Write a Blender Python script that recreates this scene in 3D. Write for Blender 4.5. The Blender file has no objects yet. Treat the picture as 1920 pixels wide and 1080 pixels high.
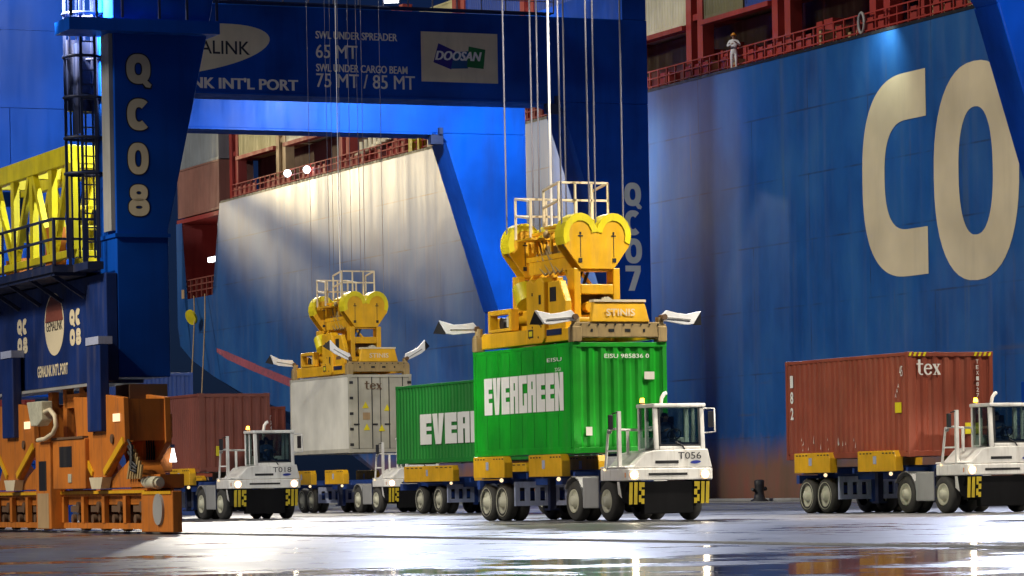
import bpy, bmesh, math, random
from mathutils import Vector, Matrix
R = math.radians
PI = math.pi
random.seed(7)
S = bpy.context.scene
C = S.collection

# ------------------------------------------------------------------ camera
cam_d = bpy.data.cameras.new("camera")
cam = bpy.data.objects.new("camera", cam_d); C.objects.link(cam)
cam_d.sensor_width = 36; cam_d.lens = 36 * 6600 / 1920
cam_d.shift_y = 375 / 1920
cam_d.clip_start = 0.5; cam_d.clip_end = 3000
cam.matrix_world = Matrix.Translation((0, 0, .8)) @ Matrix.Rotation(R(90), 4, 'X') @ Matrix.Rotation(R(-1.0), 4, 'Z')
S.camera = cam
S.cycles.use_denoising = True
S.view_settings.view_transform = 'Standard'; S.view_settings.look = 'None'
S.view_settings.exposure = .3; S.view_settings.gamma = 1

# quay frame: u along the quay towards the camera's right, v towards the water
O0 = Vector((10.7, 161, 0)); AL = R(23)
EU = Vector((math.sin(AL), -math.cos(AL), 0)); EV = Vector((math.cos(AL), math.sin(AL), 0))
RZ = math.atan2(EU.y, EU.x)
def W(u, v, z=0): return O0 + EU * u + EV * v + Vector((0, 0, z))

# ------------------------------------------------------------------ world, moon-dim sky and the yard mast light
world = bpy.data.worlds.new("World"); S.world = world; world.use_nodes = True
nt = world.node_tree; bg = nt.nodes['Background']
sky = nt.nodes.new('ShaderNodeTexSky'); sky.sky_type = 'NISHITA'; sky.sun_disc = False
SUN_DIR = (EV * -.78 + EU * .05 + Vector((0, 0, .60))).normalized()
sky.sun_elevation = math.asin(SUN_DIR.z); sky.sun_rotation = math.atan2(SUN_DIR.x, SUN_DIR.y)
tint = nt.nodes.new('ShaderNodeMix'); tint.data_type = 'RGBA'; tint.blend_type = 'MULTIPLY'; tint.inputs[0].default_value = 1
tint.inputs[7].default_value = (.10, .20, .62, 1)          # city night air, deep blue
nt.links.new(sky.outputs[0], tint.inputs[6]); nt.links.new(tint.outputs[2], bg.inputs[0]); bg.inputs[1].default_value = .012
sun_d = bpy.data.lights.new("sun", 'SUN'); sun_d.energy = 1.6; sun_d.angle = R(14); sun_d.color = (1, .93, .82)
sun = bpy.data.objects.new("sun", sun_d); C.objects.link(sun)
sun.rotation_euler = SUN_DIR.to_track_quat('Z', 'Y').to_euler()

# floodlights carried by the cranes (housings built with them), plus added lamps without housings
FLOODS = [
    # (u,v,z), target, watts, colour, cone, blend, radius
    ((73.0, -53.4, 12.2), (67.0, -39.0, 2.6), 12500, (1, .93, .78), 70, .7, .25),     # QC08 leg top -> nearest lift
    ((74.6, -33.0, 15.6), (69.0, -38.0, 1.5), 11000, (1, .92, .78), 75, .8, .3),      # QC08 beam -> tractor T056
    ((74.6, -22.0, 15.6), (69.0, -29.0, 1.5), 8000, (1, .90, .76), 80, .8, .3),      # QC08 beam -> right tractor
    ((84.0, -31.0, 10.0), (71.5, -38.2, 1.3), 6500, (1, .93, .80), 15, .6, .3),      # added front fill, no mast built -> tractor T056
    ((84.0, -23.0, 10.0), (70.0, -28.3, 1.3), 5000, (1, .93, .80), 16, .6, .3),      # added front fill, no mast built -> right tractor
    ((34.8, -7.0, 21.0), (95.0, -42.0, 0.0), 16000, (.70, .77, 1), 60, .7, .4),      # lamp added by the third crane's rear beam for glare -> right apron
    ((74.6, -40.0, 15.6), (44.0, -39.0, 1.0), 9000, (1, .92, .78), 30, .8, .3),     # QC08 beam -> left tractor
    ((34.9, -24.0, 20.5), (88.0, -42.0, 0.0), 17000, (.70, .77, 1), 80, .7, .4),     # third crane beam -> apron
    ((-2.4, -16.0, 22.6), (60.0, -40.0, 0.0), 9500, (.68, .76, 1), 70, .7, .4),     # QC07 beam lamp -> apron
    ((-4.9, -13.0, 23.4), (-17.9, -9.0, 15.0), 40000, (.80, .92, 1), 110, .8, .3),   # between QC07 frames
    ((46.0, -9.5, 18.2), (34.0, -5.0, 14.5), 9000, (.75, .88, 1), 75, .8, .3),     # between third crane frames
    ((-121., -22.0, 27.0), (-58.0, .6, 21.0), 42000, (1, .80, .46), 22, .7, .9),    # far crane, warm, grazing the stern
    ((-121., -22.0, 25.0), (-60.0, .6, 14.0), 1800, (.95, .92, .90), 50, .8, .8),  # wide fill added for the lower stern, no housing
    ((-58., -24.0, 26.0), (-9.0, .6, 16.0), 4800, (.84, .90, 1), 40, .8, .5),       # far crane, grazing the middle of the hull
    ((75.2, -59.5, 11.0), (74.0, -52.0, 1.8), 2200, (1, .86, .62), 75, .8, .2),      # added lamp off QC08's land side, no housing, brightens the bogies
    ((71.8, -49.0, 13.6), (60.0, -49.5, 9.0), 5500, (.85, .94, 1), 120, .8, .2),    # QC08 rear leg and lattice
    ((-2.4, -24.0, 22.6), (27.0, -27.0, 2.0), 30000, (1, .93, .80), 60, .7, .4),     # QC07 beam -> far lift
    ((52.0, -34.0, 18.0), (24.0, -28.0, 3.0), 16000, (1, .92, .76), 42, .8, .4),     # third crane -> far lift
    ((13.4, -.5, 20.9), (10.5, .5, 14.0), 700, (.85, 1, .92), 120, .9, .1),          # lamp over the ship's side
]
def spot(pos, tgt, watts, col, cone, blend, rad):
    d = bpy.data.lights.new("flood_and_fill_lamp", 'SPOT'); d.energy = watts; d.color = col
    d.spot_size = R(cone); d.spot_blend = blend; d.shadow_soft_size = rad
    o = bpy.data.objects.new("flood_and_fill_lamp", d); C.objects.link(o)
    p = W(*pos); o.location = p
    o.rotation_euler = (p - W(*tgt)).to_track_quat('Z', 'Y').to_euler()
for f in FLOODS: spot(*f)

# ------------------------------------------------------------------ materials
def ramp(nt, stops):
    n = nt.nodes.new('ShaderNodeValToRGB'); e = n.color_ramp.elements
    while len(e) < len(stops): e.new(.5)
    for k, (p, c) in enumerate(stops):
        e[k].position = p; e[k].color = (*c, 1) if len(c) == 3 else c
    return n
def paint(name, col, rough=.45, metal=0., var=.10, dirt=.30, dirtcol=(.08, .06, .045), scale=1.2, streak=.12, bump=0., spec=.5):
    m = bpy.data.materials.new(name); m.use_nodes = True; t = m.node_tree; N = t.nodes; L = t.links
    b = N['Principled BSDF']; tc = N.new('ShaderNodeTexCoord'); mp = N.new('ShaderNodeMapping')
    mp.inputs['Scale'].default_value = (1, 1, streak); L.new(tc.outputs['Object'], mp.inputs[0])
    n1 = N.new('ShaderNodeTexNoise'); n1.inputs['Scale'].default_value = scale * 3; n1.inputs['Detail'].default_value = 5
    n1.inputs['Roughness'].default_value = .65; L.new(mp.outputs[0], n1.inputs[0])
    n2 = N.new('ShaderNodeTexNoise'); n2.inputs['Scale'].default_value = scale * .7; n2.inputs['Detail'].default_value = 3
    L.new(tc.outputs['Object'], n2.inputs[0])
    lo = tuple(c * (1 - var * 1.6) for c in col); hi = tuple(min(1, c * (1 + var)) for c in col)
    r1 = ramp(t, [(.35, lo), (.65, hi)]); L.new(n2.outputs[0], r1.inputs[0])
    r2 = ramp(t, [(.52, (0, 0, 0)), (.78, (dirt,) * 3)]); L.new(n1.outputs[0], r2.inputs[0])
    mx = N.new('ShaderNodeMix'); mx.data_type = 'RGBA'
    L.new(r2.outputs[0], mx.inputs[0]); L.new(r1.outputs[0], mx.inputs[6]); mx.inputs[7].default_value = (*dirtcol, 1)
    L.new(mx.outputs[2], b.inputs['Base Color'])
    r3 = ramp(t, [(.3, (max(.05, rough - .1),) * 3), (.75, (min(1, rough + .2),) * 3)]); L.new(n1.outputs[0], r3.inputs[0])
    L.new(r3.outputs[0], b.inputs['Roughness']); b.inputs['Metallic'].default_value = metal
    b.inputs['Specular IOR Level'].default_value = spec
    if bump:
        bp = N.new('ShaderNodeBump'); bp.inputs['Strength'].default_value = bump; bp.inputs['Distance'].default_value = .02
        L.new(n1.outputs[0], bp.inputs['Height']); L.new(bp.outputs[0], b.inputs['Normal'])
    return m
def emit(name, col, s):
    m = bpy.data.materials.new(name); m.use_nodes = True; t = m.node_tree
    e = t.nodes.new('ShaderNodeEmission'); e.inputs[0].default_value = (*col, 1); e.inputs[1].default_value = s
    t.links.new(e.outputs[0], t.nodes['Material Output'].inputs[0]); return m
def glass(name, tint, gl=.16):
    m = bpy.data.materials.new(name); m.use_nodes = True; t = m.node_tree
    tr = t.nodes.new('ShaderNodeBsdfTransparent'); tr.inputs[0].default_value = (*tint, 1)
    g = t.nodes.new('ShaderNodeBsdfGlossy'); g.inputs[1].default_value = .04
    mx = t.nodes.new('ShaderNodeMixShader'); mx.inputs[0].default_value = gl
    t.links.new(tr.outputs[0], mx.inputs[1]); t.links.new(g.outputs[0], mx.inputs[2])
    t.links.new(mx.outputs[0], t.nodes['Material Output'].inputs[0]); return m

M = {}
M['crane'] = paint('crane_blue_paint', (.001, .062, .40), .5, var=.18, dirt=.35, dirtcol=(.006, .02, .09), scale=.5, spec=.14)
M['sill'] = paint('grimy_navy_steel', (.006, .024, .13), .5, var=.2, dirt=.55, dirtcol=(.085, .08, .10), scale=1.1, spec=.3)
M['dark_steel'] = paint('dark_navy_steel', (.008, .016, .06), .5)
M['orange'] = paint('orange_paint', (.52, .155, .012), .6, dirt=.75, dirtcol=(.11, .05, .02), scale=2)
M['rust'] = paint('brown_grimy_steel', (.13, .07, .035), .7, dirt=.5)
M['yellow'] = paint('yellow_paint', (.74, .40, .008), .42, dirt=.30, dirtcol=(.22, .12, .03), scale=2.2)
M['lemon'] = paint('lemon_yellow_paint', (.74, .62, .01), .42, dirt=.35, dirtcol=(.3, .2, .03), scale=2.2)
M['dull_lemon'] = paint('dull_hazard_yellow', (.60, .44, .02), .5, dirt=.3, dirtcol=(.2, .14, .03), scale=3)
M['dirty_yellow'] = paint('grimy_yellow_steel', (.34, .24, .10), .65, dirt=.7, dirtcol=(.16, .12, .08), scale=4)
M['cream'] = paint('cream_paint', (.72, .62, .42), .5, dirt=.25)
M['black'] = paint('black_paint', (.012, .012, .014), .5, dirt=.2)
M['apron'] = paint('matt_black_plate', (.005, .005, .006), .75, dirt=.12, dirtcol=(.03, .03, .03), spec=.15)
M['rubber'] = paint('dusty_rubber', (.045, .043, .038), .85, dirt=.4, dirtcol=(.12, .11, .09), scale=3, streak=1)
M['rim'] = paint('dusty_cream_rim', (.50, .49, .37), .6, dirt=.5, dirtcol=(.16, .14, .10), scale=4, streak=1)
M['white'] = paint('white_paint', (.80, .78, .73), .38, dirt=.45, dirtcol=(.34, .29, .22), scale=2.4)
M['gloss_white'] = paint('bright_white_paint', (.86, .86, .86), .4, dirt=.1)
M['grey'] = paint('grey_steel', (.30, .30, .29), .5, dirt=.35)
M['lightgrey'] = paint('light_blue_grey_paint', (.40, .44, .60), .5, dirt=.35, dirtcol=(.1, .1, .16), scale=3)
M['rope'] = paint('galvanised_wire', (.15, .15, .19), .6, metal=.0, dirt=.1)
M['cable'] = paint('pale_festoon_cable', (.85, .85, .85), .4, dirt=.05)
M['letter'] = paint('cream_lettering', (.72, .62, .42), .5, dirt=.12, var=.05)
M['letter_grey'] = paint('grey_lettering', (.80, .76, .66), .5, dirt=.12, var=.05)
M['letter_white'] = paint('white_lettering', (.80, .80, .74), .5, dirt=.1, var=.04)
M['letter_black'] = paint('black_lettering', (.012, .012, .02), .5, dirt=.1)
M['hull_letter'] = paint('ship_name_paint', (.66, .56, .36), .42, dirt=.2, dirtcol=(.3, .27, .2), scale=.4)
M['logo_blue'] = paint('logo_blue', (.01, .03, .30), .5); M['logo_teal'] = paint('logo_teal', (.006, .08, .22), .5)
M['logo_green'] = paint('logo_green', (.004, .16, .03), .5); M['logo_violet'] = paint('logo_violet', (.02, .012, .22), .5)
M['pink'] = paint('faded_red_boot_stripe', (.34, .08, .11), .55, dirt=.85, dirtcol=(.07, .06, .10), scale=.8, streak=1)
M['deck_red'] = paint('deck_red_oxide', (.33, .035, .025), .6, dirt=.4, dirtcol=(.10, .02, .02), scale=.8)
M['deck_dark'] = paint('dark_deck_red', (.10, .012, .016), .7, dirt=.3)
M['tan'] = paint('tan_deck_paint', (.42, .28, .14), .6, dirt=.4)
M['chassis'] = paint('chassis_blue', (.012, .05, .24), .5, dirt=.35)
M['headlight'] = emit('headlight_glow', (1, .86, .66), 45)
M['halo_glow'] = emit('warm_headlight_halo', (1, .62, .34), 1.6)
M['beacon'] = emit('amber_beacon_glow', (1, .42, .03), 14)
M['marker'] = emit('warm_marker_glow', (1, .72, .40), 1.3)
M['flood'] = emit('floodlight_glow', (.92, .96, 1), 14)
M['tube'] = emit('tube_glow', (.95, .97, 1), 5)
M['glass'] = glass('tinted_glass', (.68, .75, .73), .10)
M['mirror'] = paint('mirror_glass', (.08, .08, .09), .1, metal=.6)
M['skin'] = paint('skin', (.42, .24, .17), .6, dirt=.05); M['coverall'] = paint('white_coverall', (.80, .80, .82), .8, dirt=.1)
M['helmet'] = paint('orange_helmet', (.80, .32, .02), .4, dirt=.05); M['boot'] = paint('maroon_boot', (.20, .04, .06), .7)
M['shirt'] = paint('dark_blue_shirt', (.03, .06, .16), .8); M['hair'] = paint('black_hair', (.01, .009, .008), .6)
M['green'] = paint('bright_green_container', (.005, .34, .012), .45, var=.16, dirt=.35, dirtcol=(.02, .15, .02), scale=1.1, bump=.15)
M['green2'] = paint('shaded_green_container', (.010, .20, .022), .5, dirt=.2, dirtcol=(.03, .12, .03), scale=.8)  # darker copy of the green, shade on the farther box put into the colour
M['red'] = paint('rust_red_container', (.28, .058, .028), .5, dirt=.4, dirtcol=(.42, .14, .07), scale=1.2)
M['brown'] = paint('brown_red_container', (.21, .055, .035), .55, dirt=.3, dirtcol=(.2, .08, .06), scale=1.2)
M['reefer'] = paint('off_white_reefer', (.72, .70, .60), .45, dirt=.22, dirtcol=(.45, .40, .30), scale=1)
M['door_grey'] = paint('grey_beige_doors', (.44, .42, .34), .55, dirt=.35, dirtcol=(.2, .18, .13), scale=2)

def mat_hull():
    m = bpy.data.materials.new('ship_hull_paint'); m.use_nodes = True; t = m.node_tree; N = t.nodes; L = t.links
    b = N['Principled BSDF']; tc = N.new('ShaderNodeTexCoord'); sp = N.new('ShaderNodeSeparateXYZ'); L.new(tc.outputs['Object'], sp.inputs[0])
    def noise(scale, sc, det=5, rgh=.6):
        mp = N.new('ShaderNodeMapping'); mp.inputs['Scale'].default_value = sc; L.new(tc.outputs['Object'], mp.inputs[0])
        n = N.new('ShaderNodeTexNoise'); n.inputs['Scale'].default_value = scale; n.inputs['Detail'].default_value = det
        n.inputs['Roughness'].default_value = rgh; L.new(mp.outputs[0], n.inputs[0]); return n
    base = noise(.35, (1, 1, .5)); r1 = ramp(t, [(.3, (.008, .056, .21)), (.5, (.014, .088, .29)), (.7, (.026, .118, .32))]); L.new(base.outputs[0], r1.inputs[0])
    def mix(f, a, c):
        x = N.new('ShaderNodeMix'); x.data_type = 'RGBA'
        if f is not None: L.new(f, x.inputs[0])
        L.new(a, x.inputs[6])
        if isinstance(c, tuple): x.inputs[7].default_value = (*c, 1)
        else: L.new(c, x.inputs[7])
        return x.outputs[2]
    st = noise(2.2, (1, 1, .035)); r2 = ramp(t, [(.50, (0,) * 3), (.80, (.22,) * 3)]); L.new(st.outputs[0], r2.inputs[0])
    c = mix(r2.outputs[0], r1.outputs[0], (.16, .17, .22))
    st2 = noise(1.1, (1, 1, .05)); r3 = ramp(t, [(.62, (0,) * 3), (.78, (.45,) * 3)]); L.new(st2.outputs[0], r3.inputs[0])
    c = mix(r3.outputs[0], c, (.10, .13, .09))
    sc = noise(.9, (.12, 1, 1.6), 6, .7); r5 = ramp(t, [(.60, (0,) * 3), (.72, (.5,) * 3)]); L.new(sc.outputs[0], r5.inputs[0])
    zl = N.new('ShaderNodeMapRange'); L.new(sp.outputs[2], zl.inputs[0]); zl.inputs[1].default_value = 11; zl.inputs[2].default_value = 3
    fm = N.new('ShaderNodeMath'); fm.operation = 'MULTIPLY'; L.new(r5.outputs[0], fm.inputs[0]); L.new(zl.outputs[0], fm.inputs[1])
    c = mix(fm.outputs[0], c, (.10, .085, .07))
    ru = noise(3.2, (1, 1, .05), 4); r6 = ramp(t, [(.66, (0,) * 3), (.76, (.6,) * 3)]); L.new(ru.outputs[0], r6.inputs[0])
    c = mix(r6.outputs[0], c, (.14, .10, .05))
    # plate seams
    cm = N.new('ShaderNodeCombineXYZ'); L.new(sp.outputs[0], cm.inputs[0]); L.new(sp.outputs[2], cm.inputs[1])
    br = N.new('ShaderNodeTexBrick'); br.offset = .5; br.inputs['Scale'].default_value = 1
    br.inputs['Brick Width'].default_value = 11; br.inputs['Row Height'].default_value = 2.9; br.inputs['Mortar Size'].default_value = .05
    br.inputs['Mortar Smooth'].default_value = .5; br.inputs['Color1'].default_value = (0, 0, 0, 1); br.inputs['Color2'].default_value = (.14, .14, .14, 1)
    br.inputs['Mortar'].default_value = (.85, .85, .85, 1); L.new(cm.outputs[0], br.inputs[0])
    sf = N.new('ShaderNodeMath'); sf.operation = 'MULTIPLY'; L.new(br.outputs[0], sf.inputs[0]); sm_ = noise(.5, (1, 1, 1), 3); sr = ramp(t, [(.40, (.05,) * 3), (.62, (1,) * 3)]); L.new(sm_.outputs[0], sr.inputs[0]); L.new(sr.outputs[0], sf.inputs[1])
    c = mix(sf.outputs[0], c, (.022, .04, .10))
    # worn red-brown boot topping below z = 2.4 with an uneven edge
    ed = noise(1.5, (1, 1, .4)); ad = N.new('ShaderNodeMath'); ad.operation = 'MULTIPLY_ADD'; L.new(ed.outputs[0], ad.inputs[0]); ad.inputs[1].default_value = -1.6; L.new(sp.outputs[2], ad.inputs[2])
    bt = N.new('ShaderNodeMapRange'); L.new(ad.outputs[0], bt.inputs[0]); bt.inputs[1].default_value = 2.3; bt.inputs[2].default_value = .8
    rb = noise(.8, (1, 1, .25)); r4 = ramp(t, [(.3, (.13, .09, .055)), (.5, (.20, .105, .07)), (.7, (.25, .085, .06))]); L.new(rb.outputs[0], r4.inputs[0])
    c = mix(bt.outputs[0], c, r4.outputs[0])
    L.new(c, b.inputs['Base Color'])
    st3 = noise(.9, (1, 1, .06), 4); rr = ramp(t, [(.25, (.31,) * 3), (.75, (.44,) * 3)]); L.new(st3.outputs[0], rr.inputs[0]); L.new(rr.outputs[0], b.inputs['Roughness'])
    bp = N.new('ShaderNodeBump'); bp.inputs['Strength'].default_value = .4; bp.inputs['Distance'].default_value = .06
    pl = noise(.25, (1, 1, 1), 2); L.new(pl.outputs[0], bp.inputs['Height']); L.new(bp.outputs[0], b.inputs['Normal'])
    return m
M['hull'] = mat_hull()

def mat_ground():
    m = bpy.data.materials.new('wet_concrete'); m.use_nodes = True; t = m.node_tree; N = t.nodes; L = t.links
    b = N['Principled BSDF']; tc = N.new('ShaderNodeTexCoord')
    def noise(scale, det=5, sc=(1, 1, 1)):
        mp = N.new('ShaderNodeMapping'); mp.inputs['Scale'].default_value = sc; L.new(tc.outputs['Object'], mp.inputs[0])
        n = N.new('ShaderNodeTexNoise'); n.inputs['Scale'].default_value = scale; n.inputs['Detail'].default_value = det; L.new(mp.outputs[0], n.inputs[0]); return n
    n1 = noise(.13, 7, (1, .55, 1)); n2 = noise(1.4, 6); n3 = noise(.55, 6)
    sp = N.new('ShaderNodeSeparateXYZ'); L.new(tc.outputs['Object'], sp.inputs[0])
    def math_(op, a, b=None, c=None):
        q = N.new('ShaderNodeMath'); q.operation = op
        for i, v in enumerate((a, b, c)):
            if v is None: continue
            if isinstance(v, (int, float)): q.inputs[i].default_value = v
            else: L.new(v, q.inputs[i])
        return q.outputs[0]
    near = N.new('ShaderNodeMapRange'); near.inputs[1].default_value = 100; near.inputs[2].default_value = 113; near.inputs[3].default_value = -.01; near.inputs[4].default_value = .055
    L.new(sp.outputs[0], near.inputs[0])
    n4 = noise(1.9, 4); lev = math_('ADD', math_('MULTIPLY_ADD', n3.outputs[0], .42, math_('MULTIPLY_ADD', n4.outputs[0], .20, math_('MULTIPLY', n1.outputs[0], .48))), near.outputs[0])
    wet = ramp(t, [(.585, (0,) * 3), (.63, (1,) * 3)]); L.new(lev, wet.inputs[0])
    damp = ramp(t, [(.40, (0,) * 3), (.58, (1,) * 3)]); L.new(lev, damp.inputs[0])
    r1 = ramp(t, [(.34, (.13, .13, .14)), (.5, (.23, .23, .24)), (.66, (.33, .33, .33))]); L.new(n2.outputs[0], r1.inputs[0])
    mx = N.new('ShaderNodeMix'); mx.data_type = 'RGBA'; mx.blend_type = 'MULTIPLY'
    L.new(math_('MULTIPLY', math_('ADD', damp.outputs[0], wet.outputs[0]), .5), mx.inputs[0]); L.new(r1.outputs[0], mx.inputs[6]); mx.inputs[7].default_value = (.30, .30, .31, 1)
    L.new(mx.outputs[2], b.inputs['Base Color'])
    ro = math_('MULTIPLY_ADD', damp.outputs[0], -.16, .47); ro = math_('MULTIPLY_ADD', n2.outputs[0], .14, math_('SUBTRACT', ro, .07))
    inv = math_('SUBTRACT', 1.0, wet.outputs[0]); ro = math_('MULTIPLY_ADD', math_('SUBTRACT', ro, .075), inv, .075)
    L.new(ro, b.inputs['Roughness'])
    bp = N.new('ShaderNodeBump'); bp.inputs['Strength'].default_value = .22; bp.inputs['Distance'].default_value = .02
    L.new(math_('MULTIPLY', n2.outputs[0], math_('MULTIPLY_ADD', inv, .94, .06)), bp.inputs['Height']); L.new(bp.outputs[0], b.inputs['Normal'])
    return m
M['ground'] = mat_ground()
def mat_water():
    m = paint('harbour_water', (.005, .012, .02), .08, dirt=0); return m
M['water'] = mat_water()

# ------------------------------------------------------------------ mesh helpers
class MB:
    def __init__(s): s.v = []; s.f = []; s.sm = []
    def add(s, vs, fs, smooth=False):
        o = len(s.v); s.v += [tuple(p) for p in vs]
        for f in fs: s.f.append(tuple(i + o for i in f)); s.sm.append(smooth)
        return s
    def box(s, x0, x1, y0, y1, z0, z1):
        if x0 > x1: x0, x1 = x1, x0
        if y0 > y1: y0, y1 = y1, y0
        if z0 > z1: z0, z1 = z1, z0
        vs = [(x, y, z) for x in (x0, x1) for y in (y0, y1) for z in (z0, z1)]
        return s.add(vs, [(0, 1, 3, 2), (4, 6, 7, 5), (0, 4, 5, 1), (2, 3, 7, 6), (0, 2, 6, 4), (1, 5, 7, 3)])
    def prism(s, pts, off):
        n = len(pts); P = [Vector(p) for p in pts]; o = Vector(off)
        vs = P + [p + o for p in P]
        fs = [tuple(range(n))[::-1], tuple(range(n, 2 * n))] + [(i, (i + 1) % n, n + (i + 1) % n, n + i) for i in range(n)]
        return s.add(vs, fs)
    def yz(s, pts, x0, x1): return s.prism([(x0, a, b) for a, b in pts], (x1 - x0, 0, 0))
    def xz(s, pts, y0, y1): return s.prism([(a, y0, b) for a, b in pts], (0, y1 - y0, 0))
    def cyl(s, p, q, r, n=14, r2=None, cap=True):
        p = Vector(p); q = Vector(q); a = (q - p).normalized(); r2 = r if r2 is None else r2
        x = a.orthogonal().normalized(); y = a.cross(x)
        vs = []
        for c, rr in ((p, r), (q, r2)):
            for k in range(n):
                t = 2 * PI * k / n; vs.append(c + (x * math.cos(t) + y * math.sin(t)) * rr)
        s.add(vs, [(k, (k + 1) % n, n + (k + 1) % n, n + k) for k in range(n)], True)
        if cap:
            s.add(vs[:n], [tuple(range(n))[::-1]]); s.add(vs[n:], [tuple(range(n))])
        return s
    def tube(s, pts, r, n=8):
        P = [Vector(p) for p in pts]; rings = []
        ref = None
        for i, p in enumerate(P):
            d = (P[min(i + 1, len(P) - 1)] - P[max(i - 1, 0)]).normalized()
            x = d.orthogonal().normalized() if ref is None else (ref - d * ref.dot(d)).normalized()
            ref = x; y = d.cross(x)
            rings.append([p + (x * math.cos(2 * PI * k / n) + y * math.sin(2 * PI * k / n)) * r for k in range(n)])
        vs = [v for g in rings for v in g]; fs = []
        for i in range(len(P) - 1):
            for k in range(n): fs.append((i * n + k, i * n + (k + 1) % n, (i + 1) * n + (k + 1) % n, (i + 1) * n + k))
        s.add(vs, fs, True); s.add(rings[0], [tuple(range(n))[::-1]]); s.add(rings[-1], [tuple(range(n))]); return s
    def bar(s, p, q, w, h=None):
        p = Vector(p); q = Vector(q); a = (q - p).normalized(); h = w if h is None else h
        up = Vector((0, 0, 1)) if abs(a.z) < .9 else Vector((1, 0, 0))
        x = a.cross(up).normalized() * w / 2; y = x.cross(a).normalized() * h / 2
        vs = [c + x * i + y * j for c in (p, q) for i, j in ((-1, -1), (1, -1), (1, 1), (-1, 1))]
        return s.add(vs, [(3, 2, 1, 0), (4, 5, 6, 7), (0, 1, 5, 4), (1, 2, 6, 5), (2, 3, 7, 6), (3, 0, 4, 7)])
    def ball(s, c, r, n=10, sz=1.):
        vs = []; fs = []; m = n // 2
        for i in range(m + 1):
            for k in range(n):
                a = PI * i / m; b = 2 * PI * k / n
                vs.append((c[0] + r * math.sin(a) * math.cos(b), c[1] + r * math.sin(a) * math.sin(b), c[2] + r * sz * math.cos(a)))
        for i in range(m):
            for k in range(n): fs.append((i * n + k, (i + 1) * n + k, (i + 1) * n + (k + 1) % n, i * n + (k + 1) % n))
        return s.add(vs, fs, True)
    def lathe_y(s, prof, cx, cy, cz, n=24):       # profile (radius, y offset) turned round the y axis
        vs = []; fs = []
        for r, y in prof:
            for k in range(n): vs.append((cx + r * math.cos(2 * PI * k / n), cy + y, cz + r * math.sin(2 * PI * k / n)))
        for i in range(len(prof) - 1):
            for k in range(n): fs.append((i * n + k, i * n + (k + 1) % n, (i + 1) * n + (k + 1) % n, (i + 1) * n + k))
        return s.add(vs, fs, True)
    def build(s, name, mat, parent=None, bevel=0, loc=None, label=None):
        me = bpy.data.meshes.new(name); me.from_pydata(s.v, [], s.f)
        bm = bmesh.new(); bm.from_mesh(me); bmesh.ops.recalc_face_normals(bm, faces=bm.faces); bm.to_mesh(me); bm.free()
        me.polygons.foreach_set('use_smooth', s.sm); me.materials.append(M[mat] if isinstance(mat, str) else mat)
        o = bpy.data.objects.new(name, me); C.objects.link(o)
        if parent is not None: o.parent = parent
        if loc is not None: o.location = loc
        if label: o['label'] = label
        if bevel:
            b = o.modifiers.new('bevel', 'BEVEL'); b.width = bevel; b.segments = 2; b.limit_method = 'ANGLE'; b.angle_limit = R(40)
        return o

def tag(o, label, cat, group=None):
    o['label'] = label; o['category'] = cat
    if group: o['group'] = group
    return o
def place(o, u, v, z=0, rz=0.):
    o.location = W(u, v, z); o.rotation_euler = (0, 0, RZ + rz); return o
def thing(name, label, cat, u, v, z=0, group=None, rz=0.):
    o = bpy.data.objects.new(name, None); C.objects.link(o); o.empty_display_size = .5
    place(o, u, v, z, rz); return tag(o, label, cat, group)
def copy_tree(o, parent=None):
    c = o.copy(); C.objects.link(c)
    if parent is not None: c.parent = parent
    for ch in list(o.children): copy_tree(ch, c)
    return c
def kids(o, name): return [c for c in o.children if c.name.split('.')[0] == name]

_fc = {}
def font_mesh(txt, bold):
    k = (txt, bold)
    if k not in _fc:
        cu = bpy.data.curves.new('t', 'FONT'); cu.body = txt; cu.size = 1; cu.offset = bold; cu.resolution_u = 3
        cu.fill_mode = 'FRONT'
        ob = bpy.data.objects.new('t', cu); C.objects.link(ob)
        bpy.context.view_layer.update()
        me = ob.evaluated_get(bpy.context.evaluated_depsgraph_get()).to_mesh()
        vs = [v.co.copy() for v in me.vertices]; fs = [tuple(p.vertices) for p in me.polygons]
        ob.to_mesh_clear(); bpy.data.objects.remove(ob); bpy.data.curves.remove(cu)
        x0 = min(v.x for v in vs); x1 = max(v.x for v in vs); y0 = min(v.y for v in vs); y1 = max(v.y for v in vs)
        _fc[k] = ([((v.x - x0) / (x1 - x0), (v.y - y0) / (y1 - y0)) for v in vs], fs)
    return _fc[k]
# flat lettering laid on a face: org = lower-left corner, w along xd, h along zd
FACE_FRONT = (Vector((0, 1, 0)), Vector((0, 0, 1)), Vector((1, 0, 0)))      # read from +u
FACE_SIDE = (Vector((1, 0, 0)), Vector((0, 0, 1)), Vector((0, -1, 0)))      # read from -v
def flat(pts2, fs, org, w, h, face, lift=.008, mb=None, shear=0.):
    mb = mb or MB(); xd, zd, nd = face; org = Vector(org)
    return mb.add([org + xd * ((a + shear * b * h / w) * w) + zd * (b * h) + nd * lift for a, b in pts2], fs)
def text(txt, org, w, h, face, mat, parent, name='lettering', bold=.0, shear=0., lift=.008, heavy=0.):
    p, f = font_mesh(txt, bold); mb = flat(p, f, org, w, h, face, lift, None, shear)
    if heavy:
        for k, d in enumerate((-heavy, heavy)): flat(p, f, Vector(org) + face[0] * d * h, w, h, face, lift + .0005 * (k + 1), mb, shear)
    return mb.build(name, mat, parent)
def polys(plist, org, w, h, face, mat, parent, name='lettering', lift=.008, shear=0.):
    mb = MB()
    for pl in plist: flat(pl, [tuple(range(len(pl)))], org, w, h, face, lift, mb, shear)
    return mb.build(name, mat, parent)
def rc(a, b, c, d): return [(a, c), (b, c), (b, d), (a, d)]
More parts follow.
